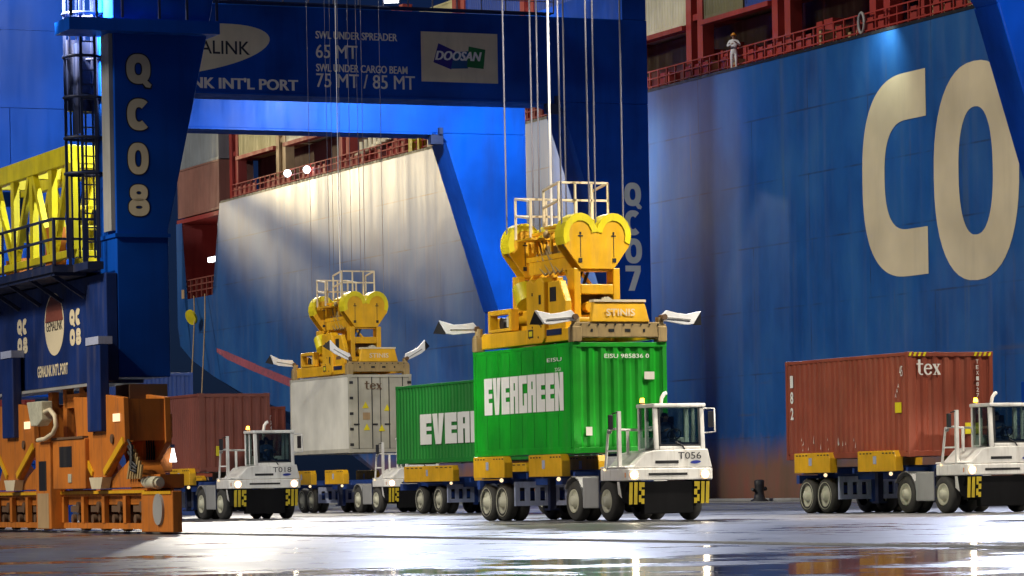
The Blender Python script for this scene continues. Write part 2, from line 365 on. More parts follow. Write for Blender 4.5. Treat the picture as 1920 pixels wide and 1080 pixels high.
BLK = {
 'E': [rc(0, .55, 0, 1), rc(.55, 1, 0, .33), rc(.55, 1, .45, .58), rc(.55, 1, .70, 1)],
 'V': [[(0, 1), (.44, 1), (.50, .30), (.56, 1), (1, 1), (.74, 0), (.26, 0)]],
 'R': [rc(0, .46, 0, 1), rc(.46, 1, .82, 1), rc(.62, 1, .62, .82), rc(.46, 1, .46, .62), rc(.60, 1, 0, .46)],
 'G': [rc(0, .46, 0, 1), rc(.46, 1, .78, 1), rc(.46, 1, 0, .2), rc(.62, 1, .2, .52)],
 'N': [rc(0, .42, 0, 1), rc(.58, 1, 0, 1), [(.42, 1), (.42, .5), (.58, 0), (.58, .5)]]}
def blockword(word, org, w, h, face, mat, parent):
    pl = []; n = len(word); st = 1 / n
    for i, ch in enumerate(word):
        for p in BLK[ch]: pl.append([((i + a * .93) * st, b) for a, b in p])
    return polys(pl, org, w, h, face, mat, parent)
def ribbon(pts, wd):
    out = []
    for i in range(len(pts) - 1):
        a = Vector((*pts[i], 0)); b = Vector((*pts[i + 1], 0)); d = (b - a).normalized(); n = Vector((-d.y, d.x, 0)) * wd / 2; e = d * wd * .12
        out.append([tuple(q[:2]) for q in (a - e - n, b + e - n, b + e + n, a - e + n)])
    return out
def arc(cx, cy, rx, ry, a0, a1, n=10): return [(cx + rx * math.cos(R(a0 + (a1 - a0) * k / n)), cy + ry * math.sin(R(a0 + (a1 - a0) * k / n))) for k in range(n + 1)]
def tex_word(org, w, h, face, mat, parent):
    pl = ribbon([(.13, 1.0), (.13, .18)], .10) + ribbon(arc(.22, .18, .09, .14, 180, 300, 6), .07) + ribbon([(.02, .72), (.28, .72)], .09)
    pl += ribbon(arc(.49, .37, .14, .33, 10, 330, 16), .085) + ribbon([(.36, .42), (.62, .42)], .08)
    pl += ribbon([(.74, .68), (.95, .05)], .11) + ribbon([(.93, .68), (.75, .05)], .05)
    for a, b, y in ((.68, .82, .70), (.88, .99, .70), (.68, .82, .035), (.88, 1.0, .035)): pl += ribbon([(a, y), (b, y)], .05)
    mb = MB()
    for i, q in enumerate(pl): flat(q, [tuple(range(len(q)))], org, w, h, face, .008 + i * .0004, mb)
    return mb.build('lettering', mat, parent)
def ellipse(org, w, h, face, mat, parent, name, lift=.006, n=40, shear=0., tilt=0.):
    pl = [(.5 + .5 * math.cos(2 * PI * k / n), .5 + .5 * math.sin(2 * PI * k / n)) for k in range(n)]
    return polys([pl], org, w, h, face, mat, parent, name, lift, shear)

def fat(ch, org, w, h, face, mat, parent, st=.36, grow=0., lift=.008):
    """heavy round-cornered capitals; st = stroke as a share of the width, grow = outline width as a share"""
    mb = MB(); a_ = h / w
    def rg(cx, cy, rx, ry, t0, t1, s, n=2.4, cnt=36):
        sx = s + 2 * grow; ox, oy = rx + grow, ry + grow / a_
        ix, iy = max(.02, ox - sx), max(.02, oy - sx / a_)
        v_ = []
        for k in range(cnt + 1):
            t = R(t0 + (t1 - t0) * k / cnt); c_, s_ = math.cos(t), math.sin(t)
            p = (math.copysign(abs(c_) ** (2 / n), c_), math.copysign(abs(s_) ** (2 / n), s_))
            v_ += [(cx + ox * p[0], cy + oy * p[1]), (cx + ix * p[0], cy + iy * p[1])]
        flat(v_, [(2 * k, 2 * k + 2, 2 * k + 3, 2 * k + 1) for k in range(cnt)], org, w, h, face, lift, mb)
    def pg(p, dl=0): flat(p, [tuple(range(len(p)))], org, w, h, face, lift + dl, mb)
    if ch in '0O': rg(.5, .5, .5, .5, 0, 360, st)
    elif ch == 'C': rg(.5, .5, .5, .5, 48 - grow * 40, 312 + grow * 40, st)
    elif ch == 'Q':
        rg(.5, .53, .5, .47, 0, 360, st); g_ = grow; pg([(.48 - g_, .26 + g_), (.66 + g_, .32 + g_), (1.04 + g_, .04), (.98 + g_, -.06 - g_), (.80 - g_, -.04 - g_)], .0006)
    elif ch == '8': rg(.5, .735, .43, .265, 0, 360, st * .92); rg(.5, .285, .5, .285, 0, 360, st * .98) if False else rg(.5, .28, .5, .28, 0, 360, st)
    elif ch == '7': g_ = grow; pg([(0 - g_, 1 + g_), (1 + g_, 1 + g_), (1 + g_, .78), (.58 + g_, -g_), (.18 - g_, -g_), (.60 - g_, .77 - g_), (-g_, .77 - g_)])
    return mb.build('lettering', mat, parent)

# ------------------------------------------------------------------ setting
def struct(o): o['kind'] = 'structure'; return o
g = MB().box(-700, 500, -900, 0, -6, 0).build('quay_apron', 'ground'); place(g, 0, 0); struct(g)
w_ = MB().add([(-1500, 0.4, -3.2), (1500, 0.4, -3.2), (1500, 1600, -3.2), (-1500, 1600, -3.2)], [(0, 1, 2, 3)]).build('harbour_water', 'water'); place(w_, 0, 0); struct(w_)
k = MB().box(-700, 500, -.45, -.02, .004, .14).build('quay_edge_kerb', 'grey', bevel=.03); place(k, 0, 0); struct(k)
for vr in (-51.6, -4.2):
    o = MB().box(-200, 150, vr - .05, vr + .05, .004, .035).build('crane_rail', 'grey'); place(o, 0, 0); struct(o)

# ------------------------------------------------------------------ containers
def corr(mb, axis, a0, a1, z0, z1, pos, depth, pitch, sgn):
    # trapezoid corrugated sheet along axis ('x' or 'y'), recessed by depth away from sgn
    n = max(2, round((a1 - a0) / pitch)); p = (a1 - a0) / n; pr = []
    for i in range(n):
        b = a0 + i * p
        pr += [(b, 0), (b + p * .30, 0), (b + p * .5, depth), (b + p * .80, depth)]
    pr.append((a1, 0))
    vs = []
    for a, d in pr:
        for z in (z0, z1): vs.append((a, pos - sgn * d, z) if axis == 'x' else (pos - sgn * d, a, z))
    mb.add(vs, [(2 * i, 2 * i + 2, 2 * i + 3, 2 * i + 1) for i in range(len(pr) - 1)])
def container(label, u_front, v_left, z, L, Wd, H, mat, group, cat='container', front='corr', side='corr', pitch=.28, fmat=None):
    """origin at the centre of the floor; front end at +x"""
    t = thing('shipping_container', label, cat, u_front - L / 2, v_left + Wd / 2, z, group)
    x, y = L / 2, Wd / 2; fr = MB(); e = .09
    for sx in (-1, 1):
        for sy in (-1, 1): fr.box(sx * x, sx * (x - .11), sy * y, sy * (y - .11), .11, H - .11)
        fr.box(sx * x, sx * (x - .10), -y + .112, y - .112, .012, .15); fr.box(sx * x, sx * (x - .10), -y + .112, y - .112, H - .12, H - .012)
    for sy in (-1, 1):
        fr.box(-x + .172, x - .172, sy * (y - .004), sy * (y - .09), .012, .16); fr.box(-x + .172, x - .172, sy * (y - .004), sy * (y - .08), H - .09, H - .008)
    fr.build('frame', fmat or mat, t, bevel=.008)
    for sy in (-1, 1):
        mb = MB()
        if side == 'corr': corr(mb, 'x', -x + .11, x - .11, .15, H - .085, sy * (y - .014), .036, pitch, sy)
        else:
            mb.box(-x + .11, x - .11, sy * (y - .012), sy * (y - .05), .16, H - .09)
        mb.build('side_wall', mat, t)
    mb = MB()
    if front == 'corr':
        corr(mb, 'y', -y + .11, y - .11, .15, H - .12, x - .016, .034, .30, 1); mb.build('end_wall', mat, t)
    MB().box(-x + .05, x - .05, -y + .05, y - .05, H - .05, H - .02).build('roof', mat, t)
    MB().box(-x + .12, x - .12, -y + .1, y - .1, .03, .10).build('floor', 'black', t)
    xe = (x if front == 'doors' else -x); sg = 1 if xe > 0 else -1
    for sy in (-1, 1):
        d = MB().box(xe - sg * .07, xe - sg * .015, sy * .012, sy * (y - .115), .16, H - .13).build('door', fmat or mat, t, bevel=.006)
        b = MB()
        for q in (.30, .78): b.cyl((xe + sg * .012, sy * (y - .115) * q, .14), (xe + sg * .012, sy * (y - .115) * q, H - .1), .02, 8)
        for q in (.22, .86): b.box(xe + sg * .002, xe + sg * .02, sy * (y - .115) * q - .1, sy * (y - .115) * q + .12, 1.0, 1.06)
        b.build('locking_bar', 'black' if front == 'doors' else 'grey', d)
        hh = MB()
        for q in range(5): hh.box(xe - sg * .02, xe + sg * .014, sy * (y - .02), sy * (y - .16), .3 + q * (H - .6) / 4 - .05, .3 + q * (H - .6) / 4 + .05)
        hh.build('hinge', 'black' if front == 'doors' else mat, d)
    if front == 'doors':
        sl = MB().box(xe - .014, xe + .001, -.011, .011, .16, H - .13)
        sl.box(xe - .014, xe - .001, -y + .116, y - .116, H - .129, H - .121); sl.box(xe - .014, xe - .001, -y + .116, y - .116, .151, .159); sl.build('door_seal', 'black', t)
    for sx in (-1, 1):
        for sy in (-1, 1):
            for zz in (0, H - .118): MB().box(sx * (x + .004), sx * (x - .17), sy * (y + .004), sy * (y - .16), zz, zz + .118).build('corner_casting', fmat or mat, t, bevel=.008)
    return t
GRP_LIFT = 'containers hanging under the spreaders'; GRP_TRK = 'containers riding on the trucks'
# green one under the near spreader
cg = container('bright green container with big white block letters, hanging from the nearest yellow spreader', 69.40, -39.50, 1.57, 6.06, 2.42, 2.6, 'green', GRP_LIFT, side='flat')
blockword('EVERGREEN', (-2.33, -1.205, 1.02), 4.85, .90, FACE_SIDE, 'letter_white', cg)
text('EISU 985836 0', (-.42, 1.205, 2.20) and (3.03, -.40, 2.22), 1.15, .10, FACE_FRONT, 'letter_white', cg, bold=.01)
text('EISU', (1.55, -1.205, 2.18), .85, .09, FACE_SIDE, 'letter_white', cg); text('22G1', (2.0, -1.205, 1.95), .35, .08, FACE_SIDE, 'letter_white', cg)
for yy, zz, w_, h_ in ((.62, 1.72, .26, .18), (-.9, .42, .16, .2), (.7, .5, .2, .12)): polys([rc(0, 1, 0, 1)], (3.03, yy, zz), w_, h_, FACE_FRONT, 'letter_grey', cg, 'data_plate')
rv = MB()
for q in range(9): rv.box(-2.9 + q * .72, -2.892 + q * .72, -1.2065, -1.2, .18, 2.48)
rv.build('wall_seam', 'green2', cg)
# white reefer-like box under the far spreader
cw = container('off white container with grey black-hinged doors, hanging from the farther yellow spreader', 24.45, -28.35, 2.17, 6.4, 2.44, 2.85, 'reefer', GRP_LIFT, front='doors', side='flat', fmat='door_grey')
tex_word((3.22, -.62, 2.30), .66, .30, FACE_FRONT, 'rust', cw)
for yy, zz in ((-.72, 1.62), (.12, 1.52), (-.68, .82), (-.1, .78)):
    polys([[(0, 0), (1, 0), (.5, 1)]], (3.21, yy, zz), .26, .24, FACE_FRONT, 'lemon', cw, 'sticker', lift=.004)
polys([rc(0, 1, 0, 1)], (3.21, -.7, 1.2), .28, .26, FACE_FRONT, 'tan', cw, 'sticker', lift=.004)
# red one on the right truck
cr = container('rust red corrugated container on the rightmost truck, tex in white on its end', 67.80, -29.72, 1.40, 6.56, 2.42, 2.6, 'red', GRP_TRK)
tex_word((3.28, -.98, 2.02), .68, .38, FACE_FRONT, 'letter_white', cr)
for i, chh in enumerate('TEX1827450'): text(chh, (3.28, .72, 2.30 - i * .14), .075, .10, FACE_FRONT, 'letter_white', cr, bold=.01)
for i, chh in enumerate('182'): text(chh, (-3.0, -1.21, 1.90 - i * .42), .17, .32, FACE_SIDE, 'letter_white', cr, bold=.03)
text('45', (2.85, -1.21, 2.0), .16, .26, FACE_SIDE, 'letter_white', cr)
for q in range(3): text('A', (2.75 - q * .07, -1.21, 1.72 - q * .12), .08, .10, FACE_SIDE, 'letter_white', cr)
polys([rc(0, 1, 0, 1)], (2.6, -1.205, 1.10), .32, .26, FACE_SIDE, 'lemon', cr, 'sticker')
polys([rc(0, 1, 0, 1)], (3.28, .38, .55), .42, .28, FACE_FRONT, 'lemon', cr, 'sticker')
for y0 in (-1.2, .66):
    hz = []
    for q in range(4): hz.append([(q * .25, 0), (q * .25 + .12, 0), (q * .25 + .2, 1), (q * .25 + .08, 1)])
    polys(hz, (3.284, y0, 2.49), .54, .10, FACE_FRONT, 'lemon', cr, 'hazard_stripe')
sc_ = []
for q in range(16):
    a = random.uniform(-2.6, 1.2); b = random.uniform(.05, .38); hgt = random.uniform(.04, .22)
    sc_.append([((a + 3) / 6, b), ((a + 3.03) / 6, b), ((a + 3.025) / 6, b + hgt)])
polys(sc_, (-3, -1.212, .16), 6, 1, FACE_SIDE, 'letter_white', cr, 'paint_scratch', lift=.004)
# brown red on the left truck
cb = container('brown red corrugated container on the left truck behind the orange crane bogie', 41.28, -39.50, 1.44, 6.06, 2.30, 2.42, 'brown', GRP_TRK, pitch=.2)
MB().box(3.035, 3.05, -.62, -.50, .50, .80).build('sticker', 'lemon', cb)
# shaded green 40 foot in the lane behind
ce = container('long shaded green container with white block letters, on the truck behind the hanging green one', 45.5, -30.0, 1.66, 12.1, 2.42, 2.62, 'green2', GRP_TRK)
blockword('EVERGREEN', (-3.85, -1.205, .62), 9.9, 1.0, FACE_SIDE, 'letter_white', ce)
# far red one
cf = container('small bright red container with white marks far behind the left cab', 2.2, -25.4, 1.5, 6.06, 2.42, 2.95, 'red', GRP_TRK)
for i, chh in enumerate('TGHU 55'):
    if chh != ' ': text(chh, (3.03, .45, 2.4 - i * .22), .12, .16, FACE_FRONT, 'letter_white', cf, bold=.02)
cbl = container('lower dark blue container of the yard stack behind the brown red container', 21.7, -35.8, 0, 6.06, 2.44, 2.6, 'chassis', 'stacked yard containers')
cbl2 = container('upper dark blue container of the yard stack behind the brown red container', 21.7, -35.8, 2.604, 6.06, 2.44, 2.6, 'chassis', 'stacked yard containers')
container('red container glimpsed in the gap under the blue sill beam of crane QC08', 37.0, -45.9, 1.9, 6.06, 2.44, 2.6, 'deck_red', 'stacked yard containers')
container('blue container glimpsed low between the orange bogie horns', 40.0, -45.6, 0, 6.06, 2.44, 1.9, 'crane', 'stacked yard containers')

# ------------------------------------------------------------------ trailers and tractors
def wheel(name, x, y, z, r, wd, parent, sy, rn='rim', bigrim=.62):
    o = MB().lathe_y([(r * .62, -wd / 2), (r * .9, -wd / 2), (r, -wd / 2 + .05), (r, wd / 2 - .05), (r * .9, wd / 2), (r * .62, wd / 2)], 0, 0, 0)
    tyre = o.build(name, 'rubber', parent, loc=(x, y, z))
    yo = sy * wd / 2
    MB().lathe_y([(r * bigrim * 1.02, yo - sy * .01), (r * bigrim, yo + sy * .012), (r * bigrim * .88, yo - sy * .05), (r * .30, yo - sy * .03), (r * .26, yo + sy * .05), (.001, yo + sy * .055)], 0, 0, 0).build('rim', rn, tyre)
    return tyre
GT = 'container chassis trailers'
def make_trailer(L=5.95, axles=(.62, 1.62), guides=((.40, 2.35), (3.85, 5.80)), label='', u0=0, v0=0, detailed=True):
    """origin: rear end of the load bed on the ground, x forward, y centred"""
    t = thing('container_chassis', label, 'trailer', u0, v0, 0, GT)
    b = MB()
    for sy in (-1, 1):
        b.box(.05, L + .9, sy * .36, sy * .50, .86, 1.20)
    for q in range(7): b.box(.25 + q * (L - .4) / 6, .37 + q * (L - .4) / 6, -1.08, 1.08, 1.02, 1.15)
    b.box(0, .16, -1.1, 1.1, .78, 1.0)
    b.build('frame', 'chassis', t)
    for a, c in guides:
        for sy in (-1, 1):
            pts = [(a, 1.05), (c, 1.05), (c, 1.42), (c - .10, 1.57), (a, 1.57)]
            gd = MB().xz(pts, sy * 1.14, sy * 1.37).build('corner_guide', 'yellow', t, bevel=.02)
            polys([rc(0, 1, 0, 1)], ((a + c) / 2 - .16, -1.37 if sy < 0 else 1.13, 1.24), .17, .2, FACE_SIDE, 'lightgrey', gd, 'emblem', lift=.004)
            ds = [rc(k * .09 + o_, k * .09 + .05 + o_, 0, 1) for o_ in (.06, .66) for k in range(4)]
            polys(ds, (a, -1.37 if sy < 0 else 1.13, 1.49), c - a, .03, FACE_SIDE, 'black', gd, 'stencil_mark', lift=.004)
            if sy < 0: MB().ball((c - .45, -1.25, .99), .05).build('marker_lamp', 'marker', gd)
    for xa in axles:
        ax = MB().cyl((xa, -1.05, .47), (xa, 1.05, .47), .08, 10)
        ax.box(xa - .3, xa + .3, -.5, -.4, .5, .85).box(xa - .3, xa + .3, .4, .5, .5, .85); ax.build('axle', 'dark_steel', t)
        for sy in (-1, 1):
            wheel('wheel', xa, sy * 1.0, .46, .46, .26, t, sy, bigrim=.76); wheel('wheel', xa, sy * .68, .46, .46, .26, t, sy)
    # slotted cross frame ahead of the axles
    xf = axles[-1] + .58; p = MB()
    for y0, y1 in ((-1.05, -.12), (.0, .93)):
        p.box(xf, xf + .08, y0, y1, .80, .95); p.box(xf, xf + .08, y0, y1, .36, .48)
        for q in range(4): yy = y0 + (y1 - y0 - .12) * q / 3; p.box(xf + .003, xf + .077, yy, yy + .12, .48, .80)
    p.build('cross_frame', 'lightgrey', t)
    MB().box(xf - .02, xf + .12, -.12, 0, .28, 1.02).box(xf - .5, xf - .06, -.9, .9, .52, .72).build('underframe', 'chassis', t)
    for sy in (-1, 1): MB().box(L - 2.05, L - 1.9, sy * .75, sy * .9, .30, 1.02).box(L - 2.15, L - 1.8, sy * .7, sy * .95, .25, .3).build('landing_leg', 'dark_steel', t)
    return t

GTR = 'white terminal tractors'
CABG = None
def make_tractor(number, label, u0, v0, driver=True):
    """origin: under the rear axle, x forward"""
    t = thing('terminal_tractor', label, 'truck', u0, v0, 0, GTR)
    # frame and rear deck
    f = MB().box(-.75, 2.2, -.42, .42, .50, .80).box(-.7, .6, -.6, .6, .80, .92)
    f.build('frame', 'black', t)
    fw = MB().cyl((0, 0, .92), (0, 0, 1.02), .48, 20); fw.box(-.45, .1, -.2, .2, .93, 1.03); fw.build('fifth_wheel', 'grey', t)
    for xa, r in ((0, .47), (1.85, .46)):
        for sy in (-1, 1):
            wheel('wheel', xa, sy * .98, r, r, .27, t, sy, bigrim=.58)
            if xa == 0: wheel('wheel', xa, sy * .66, r, r, .25, t, sy)
    for sy in (-1, 1):
        m_ = MB(); pr = [(-.55, .78)] + [(.56 * math.cos(R(a)), .47 + .56 * math.sin(R(a))) for a in (150, 125, 100, 80, 55, 30, 8)]
        pr2 = [(x, z + .03) for x, z in pr[::-1]]
        m_.xz(pr[1:] + pr2[:-1], sy * .52, sy * 1.13); m_.build('mudguard', 'grey', t)
    tk = MB().box(.55, 1.42, -1.14, -.62, .30, 1.02); tk.build('battery_box', 'grey', t, bevel=.03)
    st = MB()
    for zz in (.35, .62, .9): st.box(1.44, 1.58, -1.12, -.66, zz, zz + .04)
    st.box(1.44, 1.47, -1.12, -1.08, .3, 1.1); st.build('step', 'dark_steel', t)
    # hood/engine deck with sloped offside fender
    h = MB().yz([(-1.10, 1.20), (-1.10, 1.24), (-.86, 1.26), (-.56, 1.55), (-.32, 1.60), (1.0, 1.62), (1.10, 1.20)], 1.45, 2.82)
    h.build('engine_cover', 'white', t, bevel=.03)
    MB().box(2.821, 2.832, -.33, .25, 1.30, 1.365).build('vent_slot', 'black', t)
    # bumper band, wheel-arch side, black lower apron
    bp = MB().prism([(1.55, -1.13, .92), (2.72, -1.13, .92), (2.86, -1.02, .92), (2.86, 1.05, .92), (2.74, 1.14, .92), (1.55, 1.14, .92)], (0, 0, .27))
    bp.build('bumper', 'white', t, bevel=.025)
    MB().box(2.861, 2.868, -.52, .45, 1.03, 1.085).build('grille_slot', 'black', t)
    MB().box(2.58, 2.80, -.62, .62, .16, .90).box(1.6, 2.58, -.8, .8, .32, .88).build('apron', 'apron', t, bevel=.02)
    for sy in (-1, 1):
        ck = MB().prism([(2.63, sy * 1.13, .90), (2.84, sy * 1.02, .90), (2.84, sy * .62, .90), (2.78, sy * .62, .38), (2.76, sy * .90, .38), (2.62, sy * 1.05, .42)], (-.05, 0, 0))
        c_ = ck.build('corner_panel', 'apron', t)
        pl = [rc(.0, .22, 0, 1), rc(.32, .54, 0, 1), rc(.64, .80, .62, 1), rc(.64, .80, .10, .42), rc(.80, 1, .78, 1), rc(.80, 1, .40, .66), rc(.80, 1, .02, .26)]
        if sy < 0: pl = [[(1 - a, b) for a, b in q] for q in pl]; pl = [[(1 - a, b) for a, b in q] for q in pl]
        else: pl = [[(1 - a, b) for a, b in q] for q in pl]
        sh = []
        for q in pl:
            sh.append([(a, b) for a, b in q])
        mb = MB(); y0 = -1.0 if sy < 0 else .63
        for q in sh: mb.add([(2.80 + .044 * b + .006, y0 + a * .38, .38 + b * .50) for a, b in q], [tuple(range(len(q)))])
        mb.build('hazard_stripe', 'dull_lemon', c_)
        fl = MB().prism([(2.62, sy * 1.125, .90), (2.60, sy * 1.06, .50), (2.36, sy * 1.06, .62), (2.45, sy * 1.125, .90)], (0, -sy * .06, 0)); fl.build('side_flare', 'white', t)
        hl = MB().box(2.845, 2.872, sy * .78, sy * 1.0, .985, 1.115).build('headlight', 'grey', t, bevel=.02)
        MB().cyl((2.872, sy * .89, 1.05), (2.886, sy * .89, 1.05), .078, 16).build('bulb', 'headlight', hl)
        MB().cyl((2.8725, sy * .89, 1.05), (2.879, sy * .89, 1.05), .115, 18).build('glow_patch', 'halo_glow', hl)  # glowing disc stands in for the headlight's warm halo
        MB().box(2.79, 2.80, sy * 1.03, sy * 1.09, .99, 1.10).build('indicator', 'orange', hl)
    # cab
    Y0, Y1, X0, X1, ZT, ZB = -.33, .95, 1.88, 2.80, 2.66, 1.60
    cb_ = MB(); pw = .115
    xt = X1 - .06
    for yy in (Y0, Y1 - pw):
        cb_.prism([(X1, yy, ZB), (X1, yy + pw, ZB), (X1 - .07, yy + pw, ZB), (X1 - .07, yy, ZB)], (-.06, 0, ZT - ZB - .09))
        cb_.box(X0, X0 + .07, yy, yy + pw, ZB, ZT - .09); cb_.box(X0 + .36, X0 + .41, yy + .01, yy + pw - .01, ZB, ZT - .09)
    cb_.box(X0 - .03, X1 + .01, Y0 - .02, Y1 + .02, ZT - .09, ZT)
    cb_.box(X1 - .075, X1 - .002, Y0 + pw, Y1 - pw, ZB, ZB + .09); cb_.box(X0, X0 + .06, Y0 + pw, Y1 - pw, ZB, ZB + .3)
    cab = cb_.build('cab', 'white', t, bevel=.03)
    ws = MB().prism([(X1 - .02, Y0 + pw, ZB + .09), (X1 - .02, Y1 - pw, ZB + .09), (X1 - .065, Y1 - pw, ZT - .09), (X1 - .065, Y0 + pw, ZT - .09)], (-.012, 0, 0)).build('windscreen', 'glass', cab)
    sg = MB(); xw = X1 - .012; xw2 = X1 - .06
    for a, b_, c_, d_ in ((Y0 + pw, Y0 + pw + .05, ZB + .09, ZT - .09), (Y1 - pw - .05, Y1 - pw, ZB + .09, ZT - .09)):
        sg.prism([(xw, a, c_), (xw, b_, c_), (xw2, b_, d_), (xw2, a, d_)], (-.004, 0, 0))
    sg.prism([(xw, Y0 + pw + .05, ZB + .09), (xw, Y1 - pw - .05, ZB + .09), (xw - .003, Y1 - pw - .05, ZB + .13), (xw - .003, Y0 + pw + .05, ZB + .13)], (-.004, 0, 0))
    sg.build('window_seal', 'black', cab)
    for yy in (Y0 + .03, Y1 - .04):
        MB().box(X0 + .07, X0 + .36, yy, yy + .01, ZB + .05, ZT - .09).box(X0 + .41, X1 - .10, yy, yy + .01, ZB + .05, ZT - .09).build('side_window', 'glass', cab)
    MB().box(X0 + .02, X0 + .03, Y0 + pw, Y1 - pw, ZB + .3, ZT - .09).build('rear_window', 'glass', cab)
    MB().tube([(X1 + .0, .42, ZB + .02), (X1 + .01, .36, ZB + .10), (X1 - .01, .20, ZB + .18)], .018, 6).build('wiper', 'black', cab)
    st_ = MB().box(X0 + .08, X0 + .48, .07, .55, ZB, ZB + .22).box(X0 + .07, X0 + .15, .09, .53, ZB + .22, ZB + .78); st_.build('seat', 'black', cab)
    sw = MB(); sw.tube([(X1 - .30 + .05 * math.sin(a), .31 + .17 * math.cos(a), ZB + .36 + .12 * math.sin(a)) for a in [2 * PI * k / 14 for k in range(15)]], .014, 6); sw.cyl((X1 - .30, .31, ZB + .36), (X1 - .12, .31, ZB + .12), .02, 6); sw.build('steering_wheel', 'black', cab)
    MB().box(X1 - .32, X1 - .09, Y0 + pw, Y1 - pw, ZB + .02, ZB + .18).build('dashboard', 'dark_steel', cab)
    if number: text(number, (2.825, .24, 1.395), .58, .155, FACE_FRONT, 'letter_black', t, bold=.0)
    ellipse((2.825, .52, 1.285), .26, .075, FACE_FRONT, 'logo_blue', t, 'emblem', shear=.7)
    # beacon, exhaust, mirrors, rails
    bc = MB().cyl((X0 + .12, Y0 + .08, ZT), (X0 + .12, Y0 + .08, ZT + .04), .07, 12).build('beacon', 'black', cab)
    MB().cyl((X0 + .12, Y0 + .08, ZT + .04), (X0 + .12, Y0 + .08, ZT + .14), .055, 12, .04).build('beacon_lens', 'beacon', bc)
    MB().tube([(X0 + .05, .32, 1.6), (X0 - .08, .32, 2.0), (X0 - .08, .32, ZT + .05), (X0 - .08, .34, ZT + .16), (X0 - .08, .41, ZT + .25), (X0 - .08, .46, ZT + .27)], .045, 10).build('exhaust_pipe', 'white', t)
    mr = MB().tube([(X1 - .1, Y1, ZT - .12), (X1 - .02, Y1 + .24, ZT - .12), (X1 - .02, Y1 + .26, ZT - .65), (X1 - .1, Y1, ZT - .68)], .022, 6).build('mirror_bracket', 'white', t)
    MB().box(X1 - .06, X1 - .02, Y1 + .10, Y1 + .22, ZT - .55, ZT - .18).build('mirror_glass', 'mirror', mr, bevel=.01)
    rl = MB()
    rl.box(2.42, 2.50, -1.10, -1.02, 1.19, 2.50)
    rl.box(2.06, 2.11, -.70, -.64, 1.5, 2.06); rl.tube([(2.46, -1.04, 2.08), (2.3, -1.02, 2.08), (1.75, -.16, 2.08)], .03, 6)
    rl.tube([(2.46, -1.12, 2.10), (2.1, -1.16, 2.08), (1.86, -1.14, 1.18)], .03, 6); rl.bar((2.02, -1.15, 1.6), (2.46, -1.08, 1.6), .04)
    rl.build('hand_rail', 'white', t)
    mo = MB().tube([(2.46, -1.06, 2.48), (2.40, -1.20, 2.44)], .015, 6).build('mirror_bracket', 'black', t)
    MB().box(2.37, 2.43, -1.30, -1.18, 2.08, 2.42).build('mirror_glass', 'mirror', mo, bevel=.02)
    MB().ball((2.2, -1.18, 2.04), .06).build('work_lamp', 'grey', t)
    MB().ball((1.86, -1.16, 1.18), .035).build('marker_lamp', 'marker', t)
    return t

# T056 lifting green; right red; left T018; white; long green
LANES = [
  # trailer u (rear end), v centre, tractor u0, number, labels
  (63.20, -38.28, 69.05, 'T056', 'blue and yellow chassis trailer right under the bright green container', 'white terminal tractor numbered T056 in front of the bright green container'),
  (61.55, -28.50, 67.35, '', 'blue and yellow chassis trailer carrying the rust red container at the right', 'white terminal tractor at the right edge pulling the rust red container, cut by the frame'),
  (35.10, -38.35, 41.2, 'T018', 'dark chassis trailer carrying the brown red container at the left', 'white terminal tractor numbered T018 beside the orange crane bogie'),
  (18.30, -27.13, 24.85, '', 'blue and yellow chassis trailer under the hanging off white container', 'white terminal tractor half hidden behind the long shaded green container'),
]
for tu, tv, cu_, num, tl, cl in LANES:
    make_trailer(label=tl, u0=tu, v0=tv); make_tractor(num, cl, cu_, tv + .02)
make_trailer(12.1, (1.85, 3.5), ((1.05, 5.4), (7.2, 11.4)), 'long blue chassis trailer with one long yellow guide carrying the shaded green container', 33.4, -28.79)
make_tractor('', 'white terminal tractor hidden behind the bright green container, pulling the long shaded green one', 45.4, -28.77)
make_trailer(label='chassis trailer carrying the small bright red container far back', u0=-3.9, v0=-24.19)

